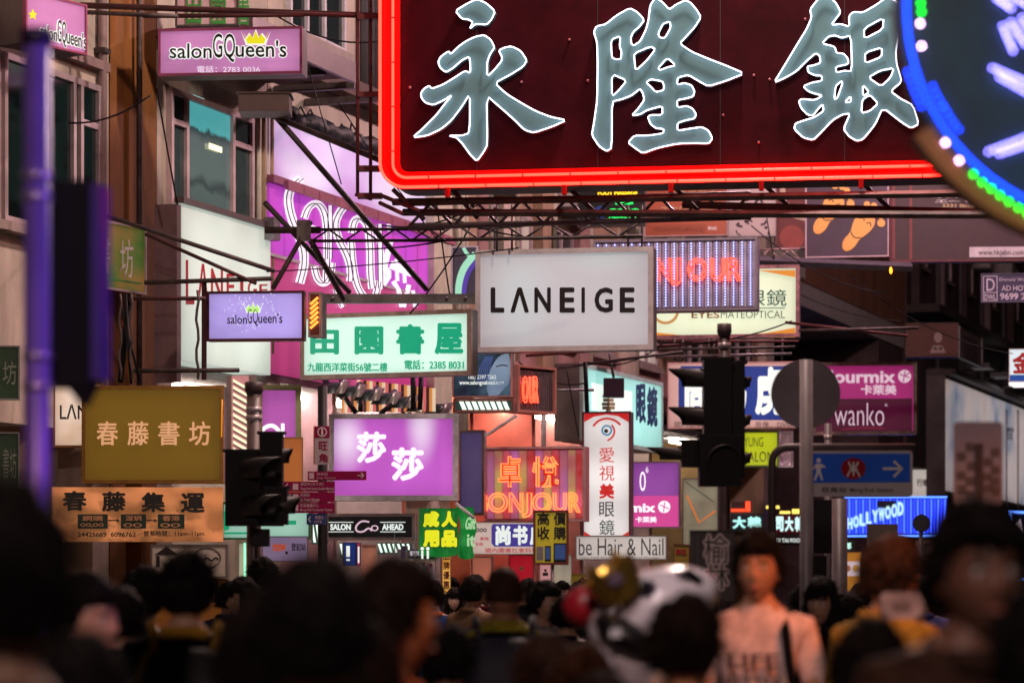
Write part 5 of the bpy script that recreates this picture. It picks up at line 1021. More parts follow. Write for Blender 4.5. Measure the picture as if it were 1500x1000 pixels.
for (xa, ya, xb, yb, n) in ((1458, -2, 1480, 14, 4), (1472, -8, 1510, 12, 5), (1468, 40, 1484, 78, 5), (1480, 34, 1502, 68, 5), (1496, 28, 1512, 55, 4), (1453, 101, 1508, 124, 6), (1463, 114, 1505, 138, 5), (1447, 223, 1508, 200, 6), (1463, 226, 1512, 210, 5)):
    for i in range(int(n*1.5)): ledat(xa+(xb-xa)*i/(n*1.5-1), ya+(yb-ya)*i/(n*1.5-1), 'lilac')
MB().box(.0, 3, .14, .2, -.05, .05).obj('arm', blackm, T_)
# ---- traffic signals
def lens_head(par, x, z, r, ang, hood=True, l=.22):
    """a round lens with a cut away visor; ang = direction it faces, in the signal's own plan"""
    d = Vector((math.cos(ang), math.sin(ang), 0)); c = Vector((x, 0, z))
    MB().tube([c+d*.06, c+d*.075], r*.9, 18).obj('lens', M('dark_lens', (.03, .02, .02), .15), par)
    if hood:
        n = 18; mb = MB(); u = Vector((-d.y, d.x, 0)); vs = []
        for k in range(n):
            a = math.radians(-40+260*k/(n-1)); o = u*math.cos(a)+Vector((0, 0, 1))*math.sin(a); ll = l*(.62+.38*max(0, math.sin(a)))
            for rr in (r, r*.93): vs += [c+o*rr+d*.06, c+o*rr*.97+d*(.06+ll)]
        fs = []
        for k in range(n-1): A = 4*k; B = A+4; fs += [(A, A+1, B+1, B), (A+2, B+2, B+3, A+3), (A+1, A+3, B+3, B+1)]
        mb.add(vs, fs, 0, True); mb.obj('visor', M('visor_black', (.022, .016, .018), .5), par)
def signal(label, px, yt, yb, w, D, rz, ang, n, depth=.16, l=.24):
    o = thing('traffic_signal', label, 'traffic signal', PX(px, yb, D), math.radians(rz)); h = (yb-yt)*K*D
    MB().box(-w/2, w/2, -depth/2, depth/2, 0, h).obj('housing', black, o)
    MB().box(-w/2-.02, w/2+.02, -depth/2+.01, depth/2-.01, h+.001, h+.02).obj('top_cap', blackm, o)
    r = min(w, h/n)*.40
    for k in range(n): lens_head(o, 0, h*(k+.5)/n, r, ang, l=l)
    return o
def post(label, px, yt, D, r, mat, cap=None, bands=()):
    a = PX(px, yt, D); o = thing('signal_post', label, 'post', (a.x, a.y, 0)); MB().tube([(0, 0, 0), (0, 0, a.z)], r, 16).obj('shaft', mat, o)
    if cap: MB().tube([(0, 0, a.z), (0, 0, a.z+.03), (0, 0, a.z+.09)], r*1.1, 16, rr=[r*1.05, r*1.3, r*1.25]).obj('cap', M('cap_mauve', (.09, .06, .07), .5), o)
    for y in bands: z = PX(0, y, D).z; MB().tube([(0, 0, z-.02), (0, 0, z+.02)], r*1.12, 16).obj('band', M('reflective_band', (.7, .6, .65), .3, .3), o)
    return o
greyp = M('grey_post_paint', (.12, .10, .11), .45, .2, .3, 5)
post('mauve grey signal post with pale bands left of the magenta side sign', 372, 577, 21.5, .055, M('mauve_post', (.20, .14, .14), .45, .1), True, (600, 612))
signal('left dark traffic signal with two big visors turned to the right', 355, 662, 770, .24, 21, 0, math.radians(-35), 2, l=.30)
signal('narrow dark signal head between the visors and the orange board', 398, 636, 770, .17, 21.3, 0, math.radians(-8), 2, l=.10)
signal('low dark signal head hanging beside the wine red direction plates', 402, 716, 768, .2, 21.2, 0, math.radians(-5), 1, l=.14)
o = thing('control_box', 'dark control box low on the left signal post', 'box', PX(371, 800, 21.2)); MB().box(0, .12, -.06, .06, 0, .13).obj('housing', black, o); MB().box(.0, .11, -.07, -.061, .01, .12).obj('door', blackm, o)
post('dark post with a stepped mauve cap carrying the central traffic signal', 1061, 492, 21, .042, M('dark_post', (.07, .045, .05), .5, .2), True, (506,))
signal('central black traffic signal with two visors reaching left over the blue board', 1050, 528, 640, .20, 20.6, 0, math.radians(190), 2, .2, l=.30)
signal('wide black pedestrian signal box below the central signal visors', 1054, 640, 712, .30, 20.4, 0, math.radians(-80), 1, .2, l=.12)
signal('single visor signal reaching left towards the violet lightbox', 1012, 648, 684, .14, 20.5, 0, math.radians(188), 1, .14, l=.26)
signal('narrow black signal head on the right side of the central post', 1078, 533, 700, .12, 20.9, 0, math.radians(10), 3, .16, l=.06)
# ---- round traffic plate seen from behind, station sign, posts
o = thing('traffic_plate', 'round grey traffic plate seen from behind on a grey post', 'traffic sign', PX(1181, 576, 18.5)); r_ = 51*K*18.5
MB().prism([circ(r_, 40)], .03, .034).obj('plate', M('plate_back_grey', (.26, .225, .26), .6, .0, .15, 3, spec=.1), o)
MB().box(-.05, .05, .0, .029, .08, .11).obj('clamp', greyp, o); MB().box(-.05, .05, .0, .029, -.11, -.08).obj('clamp', greyp, o)
post('grey round post in front of the round traffic plate', 1181, 527, 18.4, .043, M('plate_post', (.34, .30, .32), .45, .1), False, ())
post('dark grey post right of the station sign post', 1230, 730, 22, .06, greyp); post('slim dark post behind the station sign frame', 1213, 620, 23, .03, greyp, False, (640,))
o = thing('control_box', 'black boxes strapped between the two grey posts', 'box', PX(1190, 810, 22.5)); MB().box(0, .16, -.08, .08, 0, .42).obj('housing', black, o); MB().box(-.02, .10, -.12, -.081, -.22, -.02).obj('lower_box', blackm, o)
Ps = Plane(1172, 18.6, -3); Ps.root('station_sign', 'blue station direction sign with walking figure, red round emblem and right arrow', 'direction sign', 727)
W_ = Ps.l(1337, 727)[0]; H_ = Ps.l(1172, 660)[1]
MB().prism([rrect(0, 0, W_, H_, .025)], .0, .03).obj('board', M('sign_grey', (.55, .50, .52), .45, 0, .1), Ps.o)
Ps.poly([(1176, 664), (1333, 664), (1333, 706), (1176, 707)], M('station_blue', (.03, .17, .95), .5, 0, .1, spec=.08), -.004, -.0005, 'blue_field')
sw = M('sign_white', (.9, .88, .9), .5, 0, .05, spec=.08)
Ps.disc(1199, 674, 3.4, sw, -.008, -.005, name='figure_print'); Ps.poly([(1195, 679), (1203, 679), (1209, 683), (1208, 685), (1203, 684), (1202, 690), (1206, 703), (1203, 703), (1199, 693), (1195, 703), (1192, 703), (1196, 690), (1195, 684), (1191, 688), (1190, 687)], sw, -.008, -.005, 'figure_print')
Ps.disc(1250, 686, 18, M('station_red', (.40, .015, .03), .5, spec=.08), -.009, -.005, sy=.88, name='red_emblem')
Ps.rect(1249, 676, 1251.4, 697, sw, -.013, -.0095, 'emblem_bar'); Ps.ribbon([(1243, 676), (1245, 682), (1250, 684), (1255, 682), (1257, 676)], 2.4, sw, -.013, -.0095, 'emblem_arc'); Ps.ribbon([(1241, 698), (1244, 690), (1250, 688), (1256, 690), (1259, 698)], 2.4, sw, -.013, -.0095, 'emblem_arc'); Ps.rect(1244, 685, 1256, 687.5, sw, -.0125, -.0095, 'emblem_bar')
Ps.ribbon([(1293, 686), (1320, 686)], 4, sw, -.008, -.005, 'arrow', smooth=0); Ps.ribbon([(1309, 675), (1321, 686), (1309, 698)], 4, sw, -.008, -.005, 'arrow', smooth=0)
Ps.text('旺角站', (1204, 713, 1240, 721), ink, .01, -.004, .002); Ps.text('Mong Kok Station', (1245, 714, 1308, 722), ink, .01, -.004, .002)
q0 = PX(1131, 900, 18.7); zt_ = PX(0, 655, 18.7).z; xr_ = PX(1340, 0, 18.7).x-q0.x
o = thing('sign_frame', 'bent dark tube frame holding the blue station sign', 'frame', (q0.x, q0.y, 0)); rb_ = .1
MB().tube([(0, 0, 0), (0, 0, zt_-rb_)]+[(rb_-rb_*math.cos(math.radians(a)), 0, zt_-rb_+rb_*math.sin(math.radians(a))) for a in range(10, 91, 16)]+[(xr_, 0, zt_)], .026, 12).obj('tube', M('frame_mauve', (.09, .065, .07), .45, .2), o)
for x in (.35, .8): MB().box(x-.02, x+.02, -.035, .035, zt_-.05, zt_-.02).obj('clamp', greyp, o)
o = thing('traffic_plate', 'rectangular grey plate seen from behind with rows of darker patches', 'traffic sign', PX(1434, 738, 12.5)); W_ = 73*K*12.5; H_ = 121*K*12.5
MB().prism([rrect(-W_/2, 0, W_/2, H_, .02)], .02, .025).obj('plate', M('plate_back_light', (.36, .33, .42), .6, .0, .15, 3, spec=.1), o)
for x, y in ((-25, 70), (-12, 84), (-25, 42), (-10, 56), (-12, 34), (25, 76), (15, 62), (25, 50), (13, 40), (25, 34), (14, 24), (26, 20), (-24, 22), (-12, 14)):
    MB().prism([rrect(x*K*12.5-.02, y*K*12.5-.018, x*K*12.5+.02, y*K*12.5+.018, .005)], .016, .0195).obj('patch', M('patch_dark', (.12, .095, .11), .6), o)
MB().tube([(0, 0, -PX(0, 738, 12.5).z), (0, 0, 88*K*12.5)], .018, 12).obj('post', greyp, o)
o = thing('traffic_plate', 'small round dark plate against the blue neon front', 'traffic sign', PX(1350, 766, 30)); MB().prism([circ(13*K*30, 24)], .0, .02).obj('plate', M('round_dark_plate', (.03, .03, .05), .5), o); MB().tube([(0, .04, -PX(0, 766, 30).z), (0, .04, .1)], .02, 8).obj('post', greyp, o)
o = thing('backboard', 'square grey brown board above the mustard coated person', 'board', PX(1293, 800, 24)); MB().box(-.13, .13, 0, .03, 0, .19).obj('board', M('board_greybrown', (.12, .09, .08), .6), o); MB().tube([(0, .05, -PX(0, 800, 24).z), (0, .05, .05)], .03, 8).obj('post', greyp, o)
# ---- finger post
a_ = PX(472, 0, 26); o = thing('finger_post', 'dark post carrying the wine red direction plates', 'post', (a_.x, a_.y+.05, 0)); MB().tube([(0, 0, 0), (0, 0, PX(0, 565, 26).z)], .045, 12).obj('shaft', blackm, o)
P = Plane(461, 25.9, 0); P.root('district_sign', 'small upright sign with a round letter emblem above two dark red characters', 'direction sign', 680)
P.rect(461, 624, 483, 680, M('sign_grey', (.55, .50, .52), .45, 0, .1), 0, .04, 'board'); P.rect(461, 624, 483, 641, M('wine_sign', (.34, .012, .09), .5, 0, .1, spec=.08), -.006, -.001, 'wine_field')
P.disc(472, 632.5, 7, sw, -.01, -.0065, hole=5.6, name='ring'); P.text('i', (470.6, 628, 473.4, 637), sw, .03, -.01, .003)
for i, c in enumerate('旺角'): P.text(c, (467, 646+i*18, 480, 659+i*18), M('wine_sign', (.34, .012, .09), .5, 0, .1, spec=.08), .02, -.004, .003)
P.rect(459, 624, 460.8, 680, M('orange_edge_lit', (.6, .2, .08), .5), .0, .04, 'edge_strip')
wine = M('wine_sign', (.34, .012, .09), .5, 0, .1, spec=.08); pkp = M('pink_print', (.85, .62, .72), .5)
P = Plane(451, 25.8, -6); P.root('direction_plate', 'slim wine red direction plate with an arrow pointing right', 'direction sign', 704); P.rect(451, 690, 536, 703, wine, 0, .03, 'board')
P.text('瓊林街', (464, 692, 480, 696), pkp, .0, -.005, .003); P.text('Soy Street', (464, 698, 492, 702), pkp, .0, -.005, .003); P.ribbon([(524, 696), (532, 696)], 1.4, pkp, -.005, -.001, 'arrow', smooth=0); P.ribbon([(529, 692), (533, 696), (529, 700)], 1.4, pkp, -.005, -.001, 'arrow', smooth=0); P.rect(453, 692, 460, 701, pkp, -.005, -.001, 'pictogram')
P = Plane(412, 25.7, -3); P.root('direction_plate', 'large wine red direction plate with three rows of pale street names', 'direction sign', 751)
for i, (y0, y1, c, e) in enumerate(((705, 719.5, '通菜街(女人街)', 'Tung Choi Street (Ladies Market)'), (720.5, 735, '花園街', 'Fa Yuen Street'), (736, 751, '旺角電腦中心', 'Mong Kok Computer Centre'))):
    P.rect(412, y0, 490, y1, wine, 0, .03, 'board'); P.text(c, (440, y0+1.5, [474, 454, 467][i], y0+6.5), pkp, 0, -.005, .003); P.text(e, (440, y0+8.5, [489, 468, 487][i], y0+13), pkp, .01, -.005, .003); P.rect(429, y0+3, 437, y0+12, pkp, -.005, -.001, 'pictogram')
    P.ribbon([(422, y0+3), (418, y0+7), (422, y0+11)], 1.6, pkp, -.005, -.001, 'arrow', smooth=0)
P = Plane(449, 25.7, -3); P.root('direction_plate', 'small blue direction plate under the wine red ones', 'direction sign', 768); P.rect(449, 752, 477, 768, M('plate_blue', (.015, .05, .25), .45), 0, .03, 'board'); P.ribbon([(455, 756), (452, 760), (455, 764)], 1.4, sw, -.005, -.001, 'arrow', smooth=0); P.text('港鐵站', (461, 755, 474, 760), pkp, 0, -.005, .003); P.text('MTR', (461, 762, 472, 766), pkp, 0, -.005, .003)
# ---- hand-held placards
P = SIGN('placard', 'yellow placard with four brush characters and two phone pictures on a stick', 781, 747, 827, 833, 24, E('mustard_board', '#b09a20', .42, .1, base=1), M('red_brown_edge', (.25, .05, .03), .5), -2, .03, .02)
for c, x, y in (('高', 787, 750), ('價', 811, 750), ('收', 787, 771), ('購', 811, 771)): P.text(c, (x, y, x+18, y+19), ink, .03)
P.rect(811, 795, 830, 824, ink, name='phone_print'); P.rect(812.5, 797, 828.5, 819, E('phone_screen', '#30487c', .6, .3), -.016, -.0125, 'phone_screen'); P.rect(798, 799, 807, 822, ink, name='phone_print'); P.rect(799, 801, 806, 819, E('phone_screen', '#30487c', .6, .3), -.016, -.0125, 'phone_screen'); P.rect(786, 800, 796, 820, M('phone_grey', (.35, .33, .4), .4), name='phone_print')
MB().tube([(P.W*.55, .02, -1.2), (P.W*.55, .02, 0)], .012, 8).obj('stick', steel_l, P.o)
P = SIGN('placard', 'small lemon yellow placard with a black dot mark in the crowd', 837, 840, 862, 858, 30, M('lemon_board', (.5, .42, .03), .5), M('yellow_edge', (.4, .3, .03), .5), -2, .03, .005); P.disc(853, 847, 2.5, ink, name='mark')
P = SIGN('signboard', 'dark grey plate with two big outlined characters left of the young man', 1010, 776, 880, 1076, 16.5, M('charcoal_board', (.055, .045, .045), .5, 0, .3, 3), M('charcoal_edge', (.04, .03, .03), .5), -4, .05, .01)
gp = M('outline_print', (.85, .70, .70), .5)
for i, c in enumerate('榆林'): P.text(c, (1029, 780+i*43, 1070, 828+i*38), gp, .09, -.010, .003, 'character_edge'); P.text(c, (1032, 783+i*43, 1067, 825+i*38), M('charcoal_char', (.015, .012, .012), .5), .0, -.016, .003)
for a in (1014, 1022): P.ribbon([(a, 785), (a, 870)], 2, M('faint_print', (.12, .1, .1), .5), name='faint_line', smooth=0)
P = SIGN('placard', 'yellow notice with red print between the costume head and the dark plate', 987, 797, 830, 1010, 25, M('yellow_notice', (.4, .3, .03), .5), M('red_brown_edge', (.25, .05, .03), .5), -2, .03, .006); P.text('歡迎', (990, 803, 1006, 812), M('red_print', (.55, .01, .03), .5), .02)
# small shop front things above the crowd
P = SIGN('upright_sign', 'orange glowing upright sign with dark red characters beside the shop racks', 648, 805, 870, 660, 34, E('orange_upright', '#e0953c', .75, .2, (2, 1, 4), col2='#f0c060'), M('orange_edge', (.5, .3, .1), .5), -4, .1, .003)
for i in range(4): P.text('品牌優惠'[i], (649.5, 808+i*14, 658.5, 820+i*14), M('red_dark_print', (.15, .01, .01), .5), .03)
P = SIGN('red_panel', 'crimson shop panel with a gold emblem behind the bald man', 745, 812, 880, 782, 37, E('crimson_panel', '#b01828', .6, .1), M('red_brown_edge', (.25, .05, .03), .5), -5, .1, .01); P.disc(764, 832, 3, M('gold_print', (.55, .4, .2), .5), name='gold_emblem')
P = SIGN('glass_door', 'salmon door leaf behind the dark haired man', 690, 814, 900, 722, 37.5, E('salmon_lit', '#c8745c', .5, .2), M('brown_edge2', (.3, .22, .2), .5), -5, .1, .02)
P = SIGN('poster_board', 'pale pink board with a small dark emblem under the yellow placard', 790, 815, 900, 808, 37, E('pale_pink_lit', '#d89898', .55, .15), M('brown_edge2', (.3, .22, .2), .5), -5, .1, .01); P.rect(795, 838, 803, 843, ink, name='emblem'); P.disc(799, 835, 2, ink, name='emblem')
P = SIGN('poster_board', 'cream board with grey pictures right of the pale pink board', 809, 812, 890, 838, 36.8, E('cream_lit2', '#c8b8a0', .5, .3, (4, 1, 4), col2='#8a8478'), M('brown_edge2', (.3, .22, .2), .5), -5, .1, .01)
# racks of small packs left of the green banner
rk = thing('display_rack', 'clear plastic rack full of small packs left of the orange upright sign', 'rack', PX(585, 900, 33.5), math.radians(-8))
W_ = (645-585)*K*33.5
for z in (.0, .22, .44, .66): goods(rk, 0, W_, 0, z, z+.2, 1, .05, ('#b8b0c0', '#b06080', '#705090', '#a0a8b0', '#508070'), int(z*10)+3)
for x in (0, W_*.5, W_): MB().box(x-.006, x+.006, -.31, -.3, 0, .95).obj('upright', M('clear_edge', (.6, .6, .65), .15, .3), rk)
P = SIGN('shelf_header', 'small red white and blue header strip over the clear rack', 600, 806, 814, 668, 33.2, E('header_white', '#d8c8d0', .6), M('navy_edge', (.1, .09, .15), .5), -6, .1, .005); P.text('SALE 50% OFF', (604, 807, 640, 813), M('blue_print', (.03, .08, .25), .5), .03); P.rect(643, 807, 664, 812, M('red_print', (.55, .01, .03), .5), name='red_block')
# ================================================================== people
def headpt(d, s=1.0):
    x, y, z = d
    X = x*.074; Y = y*.093; Z = z*.118
    if z < 0: k = 1-.34*min(1, -z)**1.3; X *= k
    if y < 0:
        fx, fz = x*.074, z*.118
        g = lambda a, b, sa, sb: math.exp(-((fx-a)/sa)**2-((fz-b)/sb)**2)
        Y -= .019*g(0, -.018, .010, .020)+.006*g(0, -.002, .007, .02)+.007*g(0, -.058, .02, .009)+.008*g(0, -.096, .02, .016)+.004*g(0, .03, .04, .01)
        Y += .010*(g(.03, .008, .014, .011)+g(-.03, .008, .014, .011))+.004*g(0, -.074, .02, .006)+.003*g(0, -.045, .012, .006)
        if z < -.3: Y += .010*(-z-.3)
    else: Y *= 1+.06*max(0, z)
    return Vector((X*s, Y*s, Z*s))
NU, NV = 40, 32
def dirs():
    o = []
    for i in range(NV+1):
        th = math.pi*i/NV
        for j in range(NU): ph = 2*math.pi*j/NU; o.append((math.sin(th)*math.cos(ph), math.sin(th)*math.sin(ph), math.cos(th)))
    return o
DIRS = dirs(); GF = [(i*NU+j, (i+1)*NU+j, (i+1)*NU+(j+1) % NU, i*NU+(j+1) % NU) for i in range(NV) for j in range(NU)]
HC = Vector((0, -.025, 1.615))
def skinned(joints, edges, radii):
    me = bpy.data.meshes.new('sk'); me.from_pydata(joints, edges, []); o = bpy.data.objects.new('sk', me); C.objects.link(o)
    md = o.modifiers.new('s', 'SKIN'); md.use_smooth_shade = True
    for i, r in enumerate(radii):
        v = me.skin_vertices[0].data[i]; v.radius = r if isinstance(r, tuple) else (r, r); v.use_root = (i == 0)
    o.modifiers.new('u', 'SUBSURF').levels = 2
    m = bpy.data.meshes.new_from_object(o.evaluated_get(bpy.context.evaluated_depsgraph_get()))
    vs = [tuple(v.co) for v in m.vertices]; fs = [tuple(p.vertices) for p in m.polygons]
    bpy.data.objects.remove(o); bpy.data.meshes.remove(m); bpy.data.meshes.remove(me); return vs, fs
def body_mesh(coat=True, arm=0):
    """one continuous figure 1.74 m tall facing -y; slots: skin, top, trousers, shoes, eye white, iris, lips"""
    k = 1.12 if coat else 1.0
    J = [(0, 0, .95), (0, .005, 1.12), (0, .01, 1.30), (0, .01, 1.42), (0, .005, 1.49), (0, -.01, 1.57)]
    R = [(.15*k, .11*k), (.14*k, .10*k), (.165*k, .115*k), (.12*k, .085*k), (.062, .062), (.055, .058)]
    Ed = [(0, 1), (1, 2), (2, 3), (3, 4), (4, 5)]
    for s in (-1, 1):
        b = len(J)
        if arm and s == arm: A = [(.17*s, .01, 1.41), (.25*s, -.02, 1.17), (.17*s, -.24, 1.22), (.13*s, -.30, 1.27)]
        else: A = [(.17*s, .01, 1.41), (.235*s, .02, 1.15), (.245*s, -.05, .91), (.24*s, -.07, .85)]
        J += A; R += [.068*k, .05*k, .036*k, (.034, .024)]; Ed += [(3, b), (b, b+1), (b+1, b+2), (b+2, b+3)]
        h = len(J); J += [(.09*s, 0, .86), (.10*s, -.02, .50), (.105*s, .01, .10), (.11*s, -.12, .045)]; R += [.095, .062, .045, (.045, .035)]
        Ed += [(0, h), (h, h+1), (h+1, h+2), (h+2, h+3)]
    vs, fs = skinned(J, Ed, R); mi = []
    for f in fs:
        c = sum((Vector(vs[i]) for i in f), Vector())/len(f)
        armr = abs(c.x) > .185 or (arm and c.x*arm > .1 and c.y < -.12)
        if c.z > 1.485: m = 0
        elif armr and arm and c.x*arm > 0 and c.y < -.235: m = 0
        elif armr and c.z < (.90 if coat else 1.24) and c.z > .7 and not (arm and c.x*arm > 0 and c.y < -.1): m = 0
        elif not coat and armr and c.z < 1.24 and c.z > .7: m = 0
        elif c.z < .09: m = 3
        elif c.z < .93: m = 2
        else: m = 1
        mi.append(m)
    mb = MB(); mb.v = vs; mb.f = fs; mb.m = mi; mb.sm = [True]*len(fs)
    mb.add([HC+headpt(d) for d in DIRS], GF, 0, True)
    for s in (-1, 1):
        mb.ball(HC+Vector((.031*s, -.075, .008)), .0115, 4); mb.ball(HC+Vector((.031*s, -.0835, .008)), .0058, 5, 8, 6)
        mb.ball(HC+Vector((.074*s, .008, -.005)), .03, 0, 10, 8, (.28, .55, 1.05))
        mb.tube([HC+Vector((.017*s, -.088, .027)), HC+Vector((.032*s, -.088, .032)), HC+Vector((.047*s, -.078, .027))], .0035, 5, mi=5)
        hz = Vector((.24*s, -.085, .80)) if not (arm == s) else Vector((.12*s, -.34, 1.30))
        dn = Vector((0, -.12, -1)) if arm != s else Vector((-.2*s, -.75, .5))
        for f_ in range(4):
            o_ = Vector((0, .022-.014*f_, 0)) if arm != s else Vector((.02*s-.013*s*f_, 0, 0)); L = (.062, .074, .070, .055)[f_]
            mb.tube([hz+o_-dn*.02, hz+o_+dn*L*.5, hz+o_+dn*L+Vector((-.012*s, 0, 0))], .0085, 6, rr=[.0095, .0085, .0065])
        mb.tube([hz+Vector((-.01*s, -.025, .03)), hz+Vector((-.015*s, -.045, .0)), hz+Vector((-.02*s, -.05, -.03))], .009, 6)
    mb.tube([HC+Vector((-.022, -.086, -.060)), HC+Vector((0, -.098, -.058)), HC+Vector((.022, -.086, -.060))], .0055, 6, mi=6, rr=[.002, .0062, .002])
    return mb.mesh('body', [None]*0 or [M('skin_mid', (.42, .24, .16), .5), M('coat_black', (.007, .006, .008), .85, spec=.08), M('trousers_dark', (.02, .02, .028), .8), M('shoe_dark', (.02, .015, .015), .5), M('eye_white', (.6, .55, .52), .3), M('iris_dark', (.01, .006, .005), .3), M('lips', (.4, .12, .1), .5)])
def hair_mesh(style, seed=0):
    rnd = random.Random(seed); mb = MB(); vs = []
    for d in DIRS:
        x, y, z = d; p = headpt(d)
        front = max(0, -y)
        if style == 'long': m = 1 if (z > .50 or (y > -.35 and z > -1)) else 0; line = (z-.42)*6 if y < -.35 else 1
        elif style == 'fringe': line = (z-.30)*6 if y < -.4 else (1 if y > -.2 else .6)
        elif style == 'buzz': line = min((z-.45)*5 if y < 0 else 1, (z+.35)*5)
        else: line = min((z-.40)*5 if y < -.30 else (z-.05+y*1.3+.3)*4, (z+.55)*4)
        m = max(0., min(1., line))
        t = {'buzz': .006, 'short': .022, 'spiky': .026, 'long': .026, 'fringe': .028, 'bun': .02}[style]
        nn = noise.noise(Vector((x*2.6+seed*3, y*2.6, z*2.6)))*.6+noise.noise(Vector((x*11, y*11+seed, z*5)))*.35
        q = p+Vector(d)*(m*t*(1+nn*.9)*(1+.5*max(0, z))-.004*(1-m)-.002)
        if style in ('long',) and y > -.3 and z < -.15: q.z -= (-.15-z)*.14; q.x *= 1.15; q.y = q.y*1.0+.01
        vs.append(HC+q)
    mb.add(vs, GF, 0, True)
    if style != 'buzz':
        for _ in range(800):   # loose tufts break the outline
            a = rnd.random()*6.283; zz = rnd.uniform(-.3, 1) if style != 'long' else rnd.uniform(-.9, 1)
            rr = math.sqrt(max(0, 1-zz*zz)); d = Vector((rr*math.cos(a), rr*math.sin(a), zz))
            if d.y < -.25 and zz < .45: continue
            if style in ('short', 'spiky') and zz < .0 and d.y < .2: continue
            p = HC+headpt(d)+d*.014; fl = Vector((d.x*.4+rnd.uniform(-.5, .5), d.y*.4+rnd.uniform(-.3, .5), -.6+rnd.uniform(0, .6) if style != 'spiky' else rnd.uniform(.1, .9)))
            L = rnd.uniform(.015, .055)*(1.3 if style == 'spiky' else 1)
            u = d.cross(fl).normalized()*.005 if d.cross(fl).length > 0 else Vector((.005, 0, 0)); tip = p+d*.012+fl.normalized()*L
            mb.add([p-u, p+u, p+d*.008, tip], [(0, 1, 3), (1, 2, 3), (2, 0, 3)])
    if style == 'fringe' or style == 'long':
        for i in range(16):
            x = -.055+.11*i/15; p = HC+Vector((x, -.088*math.sqrt(max(.1, 1-(x/.085)**2))-.008, .075)); mb.tube([p, p+Vector((rnd.uniform(-.003, .003), -.004, -.025)), p+Vector((rnd.uniform(-.006, .006), .002, -.045-.008*rnd.random()))], .005, 4, rr=[.006, .005, .002])
    if style == 'long':
        for i in range(40):
            a = math.radians(-20+220*i/39); p = HC+Vector((.088*math.cos(a), .085*math.sin(a)+.015, -.02)); e = Vector((p.x*1.08, p.y*1.05+.02, HC.z-.24-rnd.random()*.05)); mb.tube([p, (p+e)/2+Vector((p.x*.15, .01, 0)), e], .014, 5, rr=[.016, .016, .004])
    return mb.mesh('hair', M('black_hair', (.009, .007, .007), .75, 0, .3, 12, spec=.10))
BODY = {(c, a): body_mesh(c, a) for c, a in ((True, 0), (True, 1), (False, 0))}
HAIR = {}
def slots(o, mats):
    for i, m in enumerate(mats):
        if m: o.material_slots[i].link = 'OBJECT'; o.material_slots[i].material = m
col = lambda n, c, r=.85: M('cloth_'+n, c, r, 0, .35, 14, .15, spec=.08)
def person(label, px, pyt, D, yaw, style='short', top=None, coat=True, arm=0, skin=None, hair=None, lean=0, collar=None, seed=0, rolls=0, wide=1):
    z = CAMH+(HZ-pyt)*K*D; s = z/1.765; o = thing('person', label, 'person', ((px-750)*K*D, D, 0), math.radians(yaw)); o.scale = (s*wide, s*wide, s)
    o.rotation_euler.x = math.radians(lean)
    b = link('body', BODY[(coat, arm)], o); slots(b, [skin, top])
    if style:
        if (style, seed % 3) not in HAIR: HAIR[(style, seed % 3)] = hair_mesh(style, seed % 3)
        h = link('hair', HAIR[(style, seed % 3)], o)
        if hair: slots(h, [hair])
    if coat or collar:
        mb = MB(); n = 20; L = [(.082*math.cos(2*math.pi*i/n), .078*math.sin(2*math.pi*i/n)+.005, 1.475+.018*math.sin(2*math.pi*i/n)) for i in range(n)]
        mb.tube(L, .024, 7, True); mb.obj('collar', collar or top or M('coat_black', (.012, .011, .014), .8), o)
    return o
def pack(o, mat, edge=None, label=None):
    """a rucksack on the back, a thing of its own"""
    B = thing('backpack', label, 'backpack', o.location, o.rotation_euler.z); B.scale = o.scale
    mb = MB(); n = 10; vs = []
    for k, (z, w, d) in enumerate(((.98, .11, .04), (1.0, .14, .09), (1.15, .15, .12), (1.3, .145, .11), (1.41, .12, .07), (1.44, .08, .03))):
        for i in range(16): a = 2*math.pi*i/16; c, s = math.cos(a), math.sin(a); vs.append((w*math.copysign(abs(c)**.5, c), .17+d*math.copysign(abs(s)**.5, s), z))
    fs = [(k*16+i, k*16+(i+1) % 16, (k+1)*16+(i+1) % 16, (k+1)*16+i) for k in range(5) for i in range(16)]+[tuple(range(15, -1, -1)), tuple(80+i for i in range(16))]
    mb.add(vs, fs, 0, True); mb.obj('bag', mat, B)
    for s in (-1, 1):
        MB().tube([(.10*s, .16, 1.43), (.115*s, .05, 1.52), (.12*s, -.09, 1.47), (.13*s, -.15, 1.3), (.14*s, -.05, 1.05)], .016, 6).obj('strap', edge or mat, B)
    MB().box(-.10, .10, .285, .31, 1.05, 1.22).obj('pocket', mat, B)
    if edge:
        for s in (-1, 1): MB().tube([(.155*s, .24, 1.02), (.165*s, .25, 1.15), (.155*s, .24, 1.33), (.12*s, .22, 1.43)], .012, 6).obj('piping', edge, B)
    return B
blk = col('black', (.006, .006, .008)); navy = col('navy', (.012, .016, .045)); brn = col('brown', (.05, .025, .018)); gry = col('grey', (.05, .048, .055)); blu = col('blue', (.02, .05, .16)); mar = col('maroon', (.09, .012, .02)); tan = col('tan', (.20, .12, .07)); must = col('mustard', (.42, .22, .03)); org = col('orange', (.5, .17, .06)); oli = col('olive', (.22, .19, .02)); wht_c = col('white', (.55, .5, .5)); tee = col('pale_tee', (.70, .50, .46))
brown_h = M('brown_hair', (.035, .016, .010), .7, 0, .3, 12, spec=.1); orange_h = M('auburn_lit_hair', (.20, .06, .015), .5, 0, .3, 12)
sk_l = M('skin_light', (.55, .34, .25), .5); sk_d = M('skin_tan', (.26, .12, .07), .5)
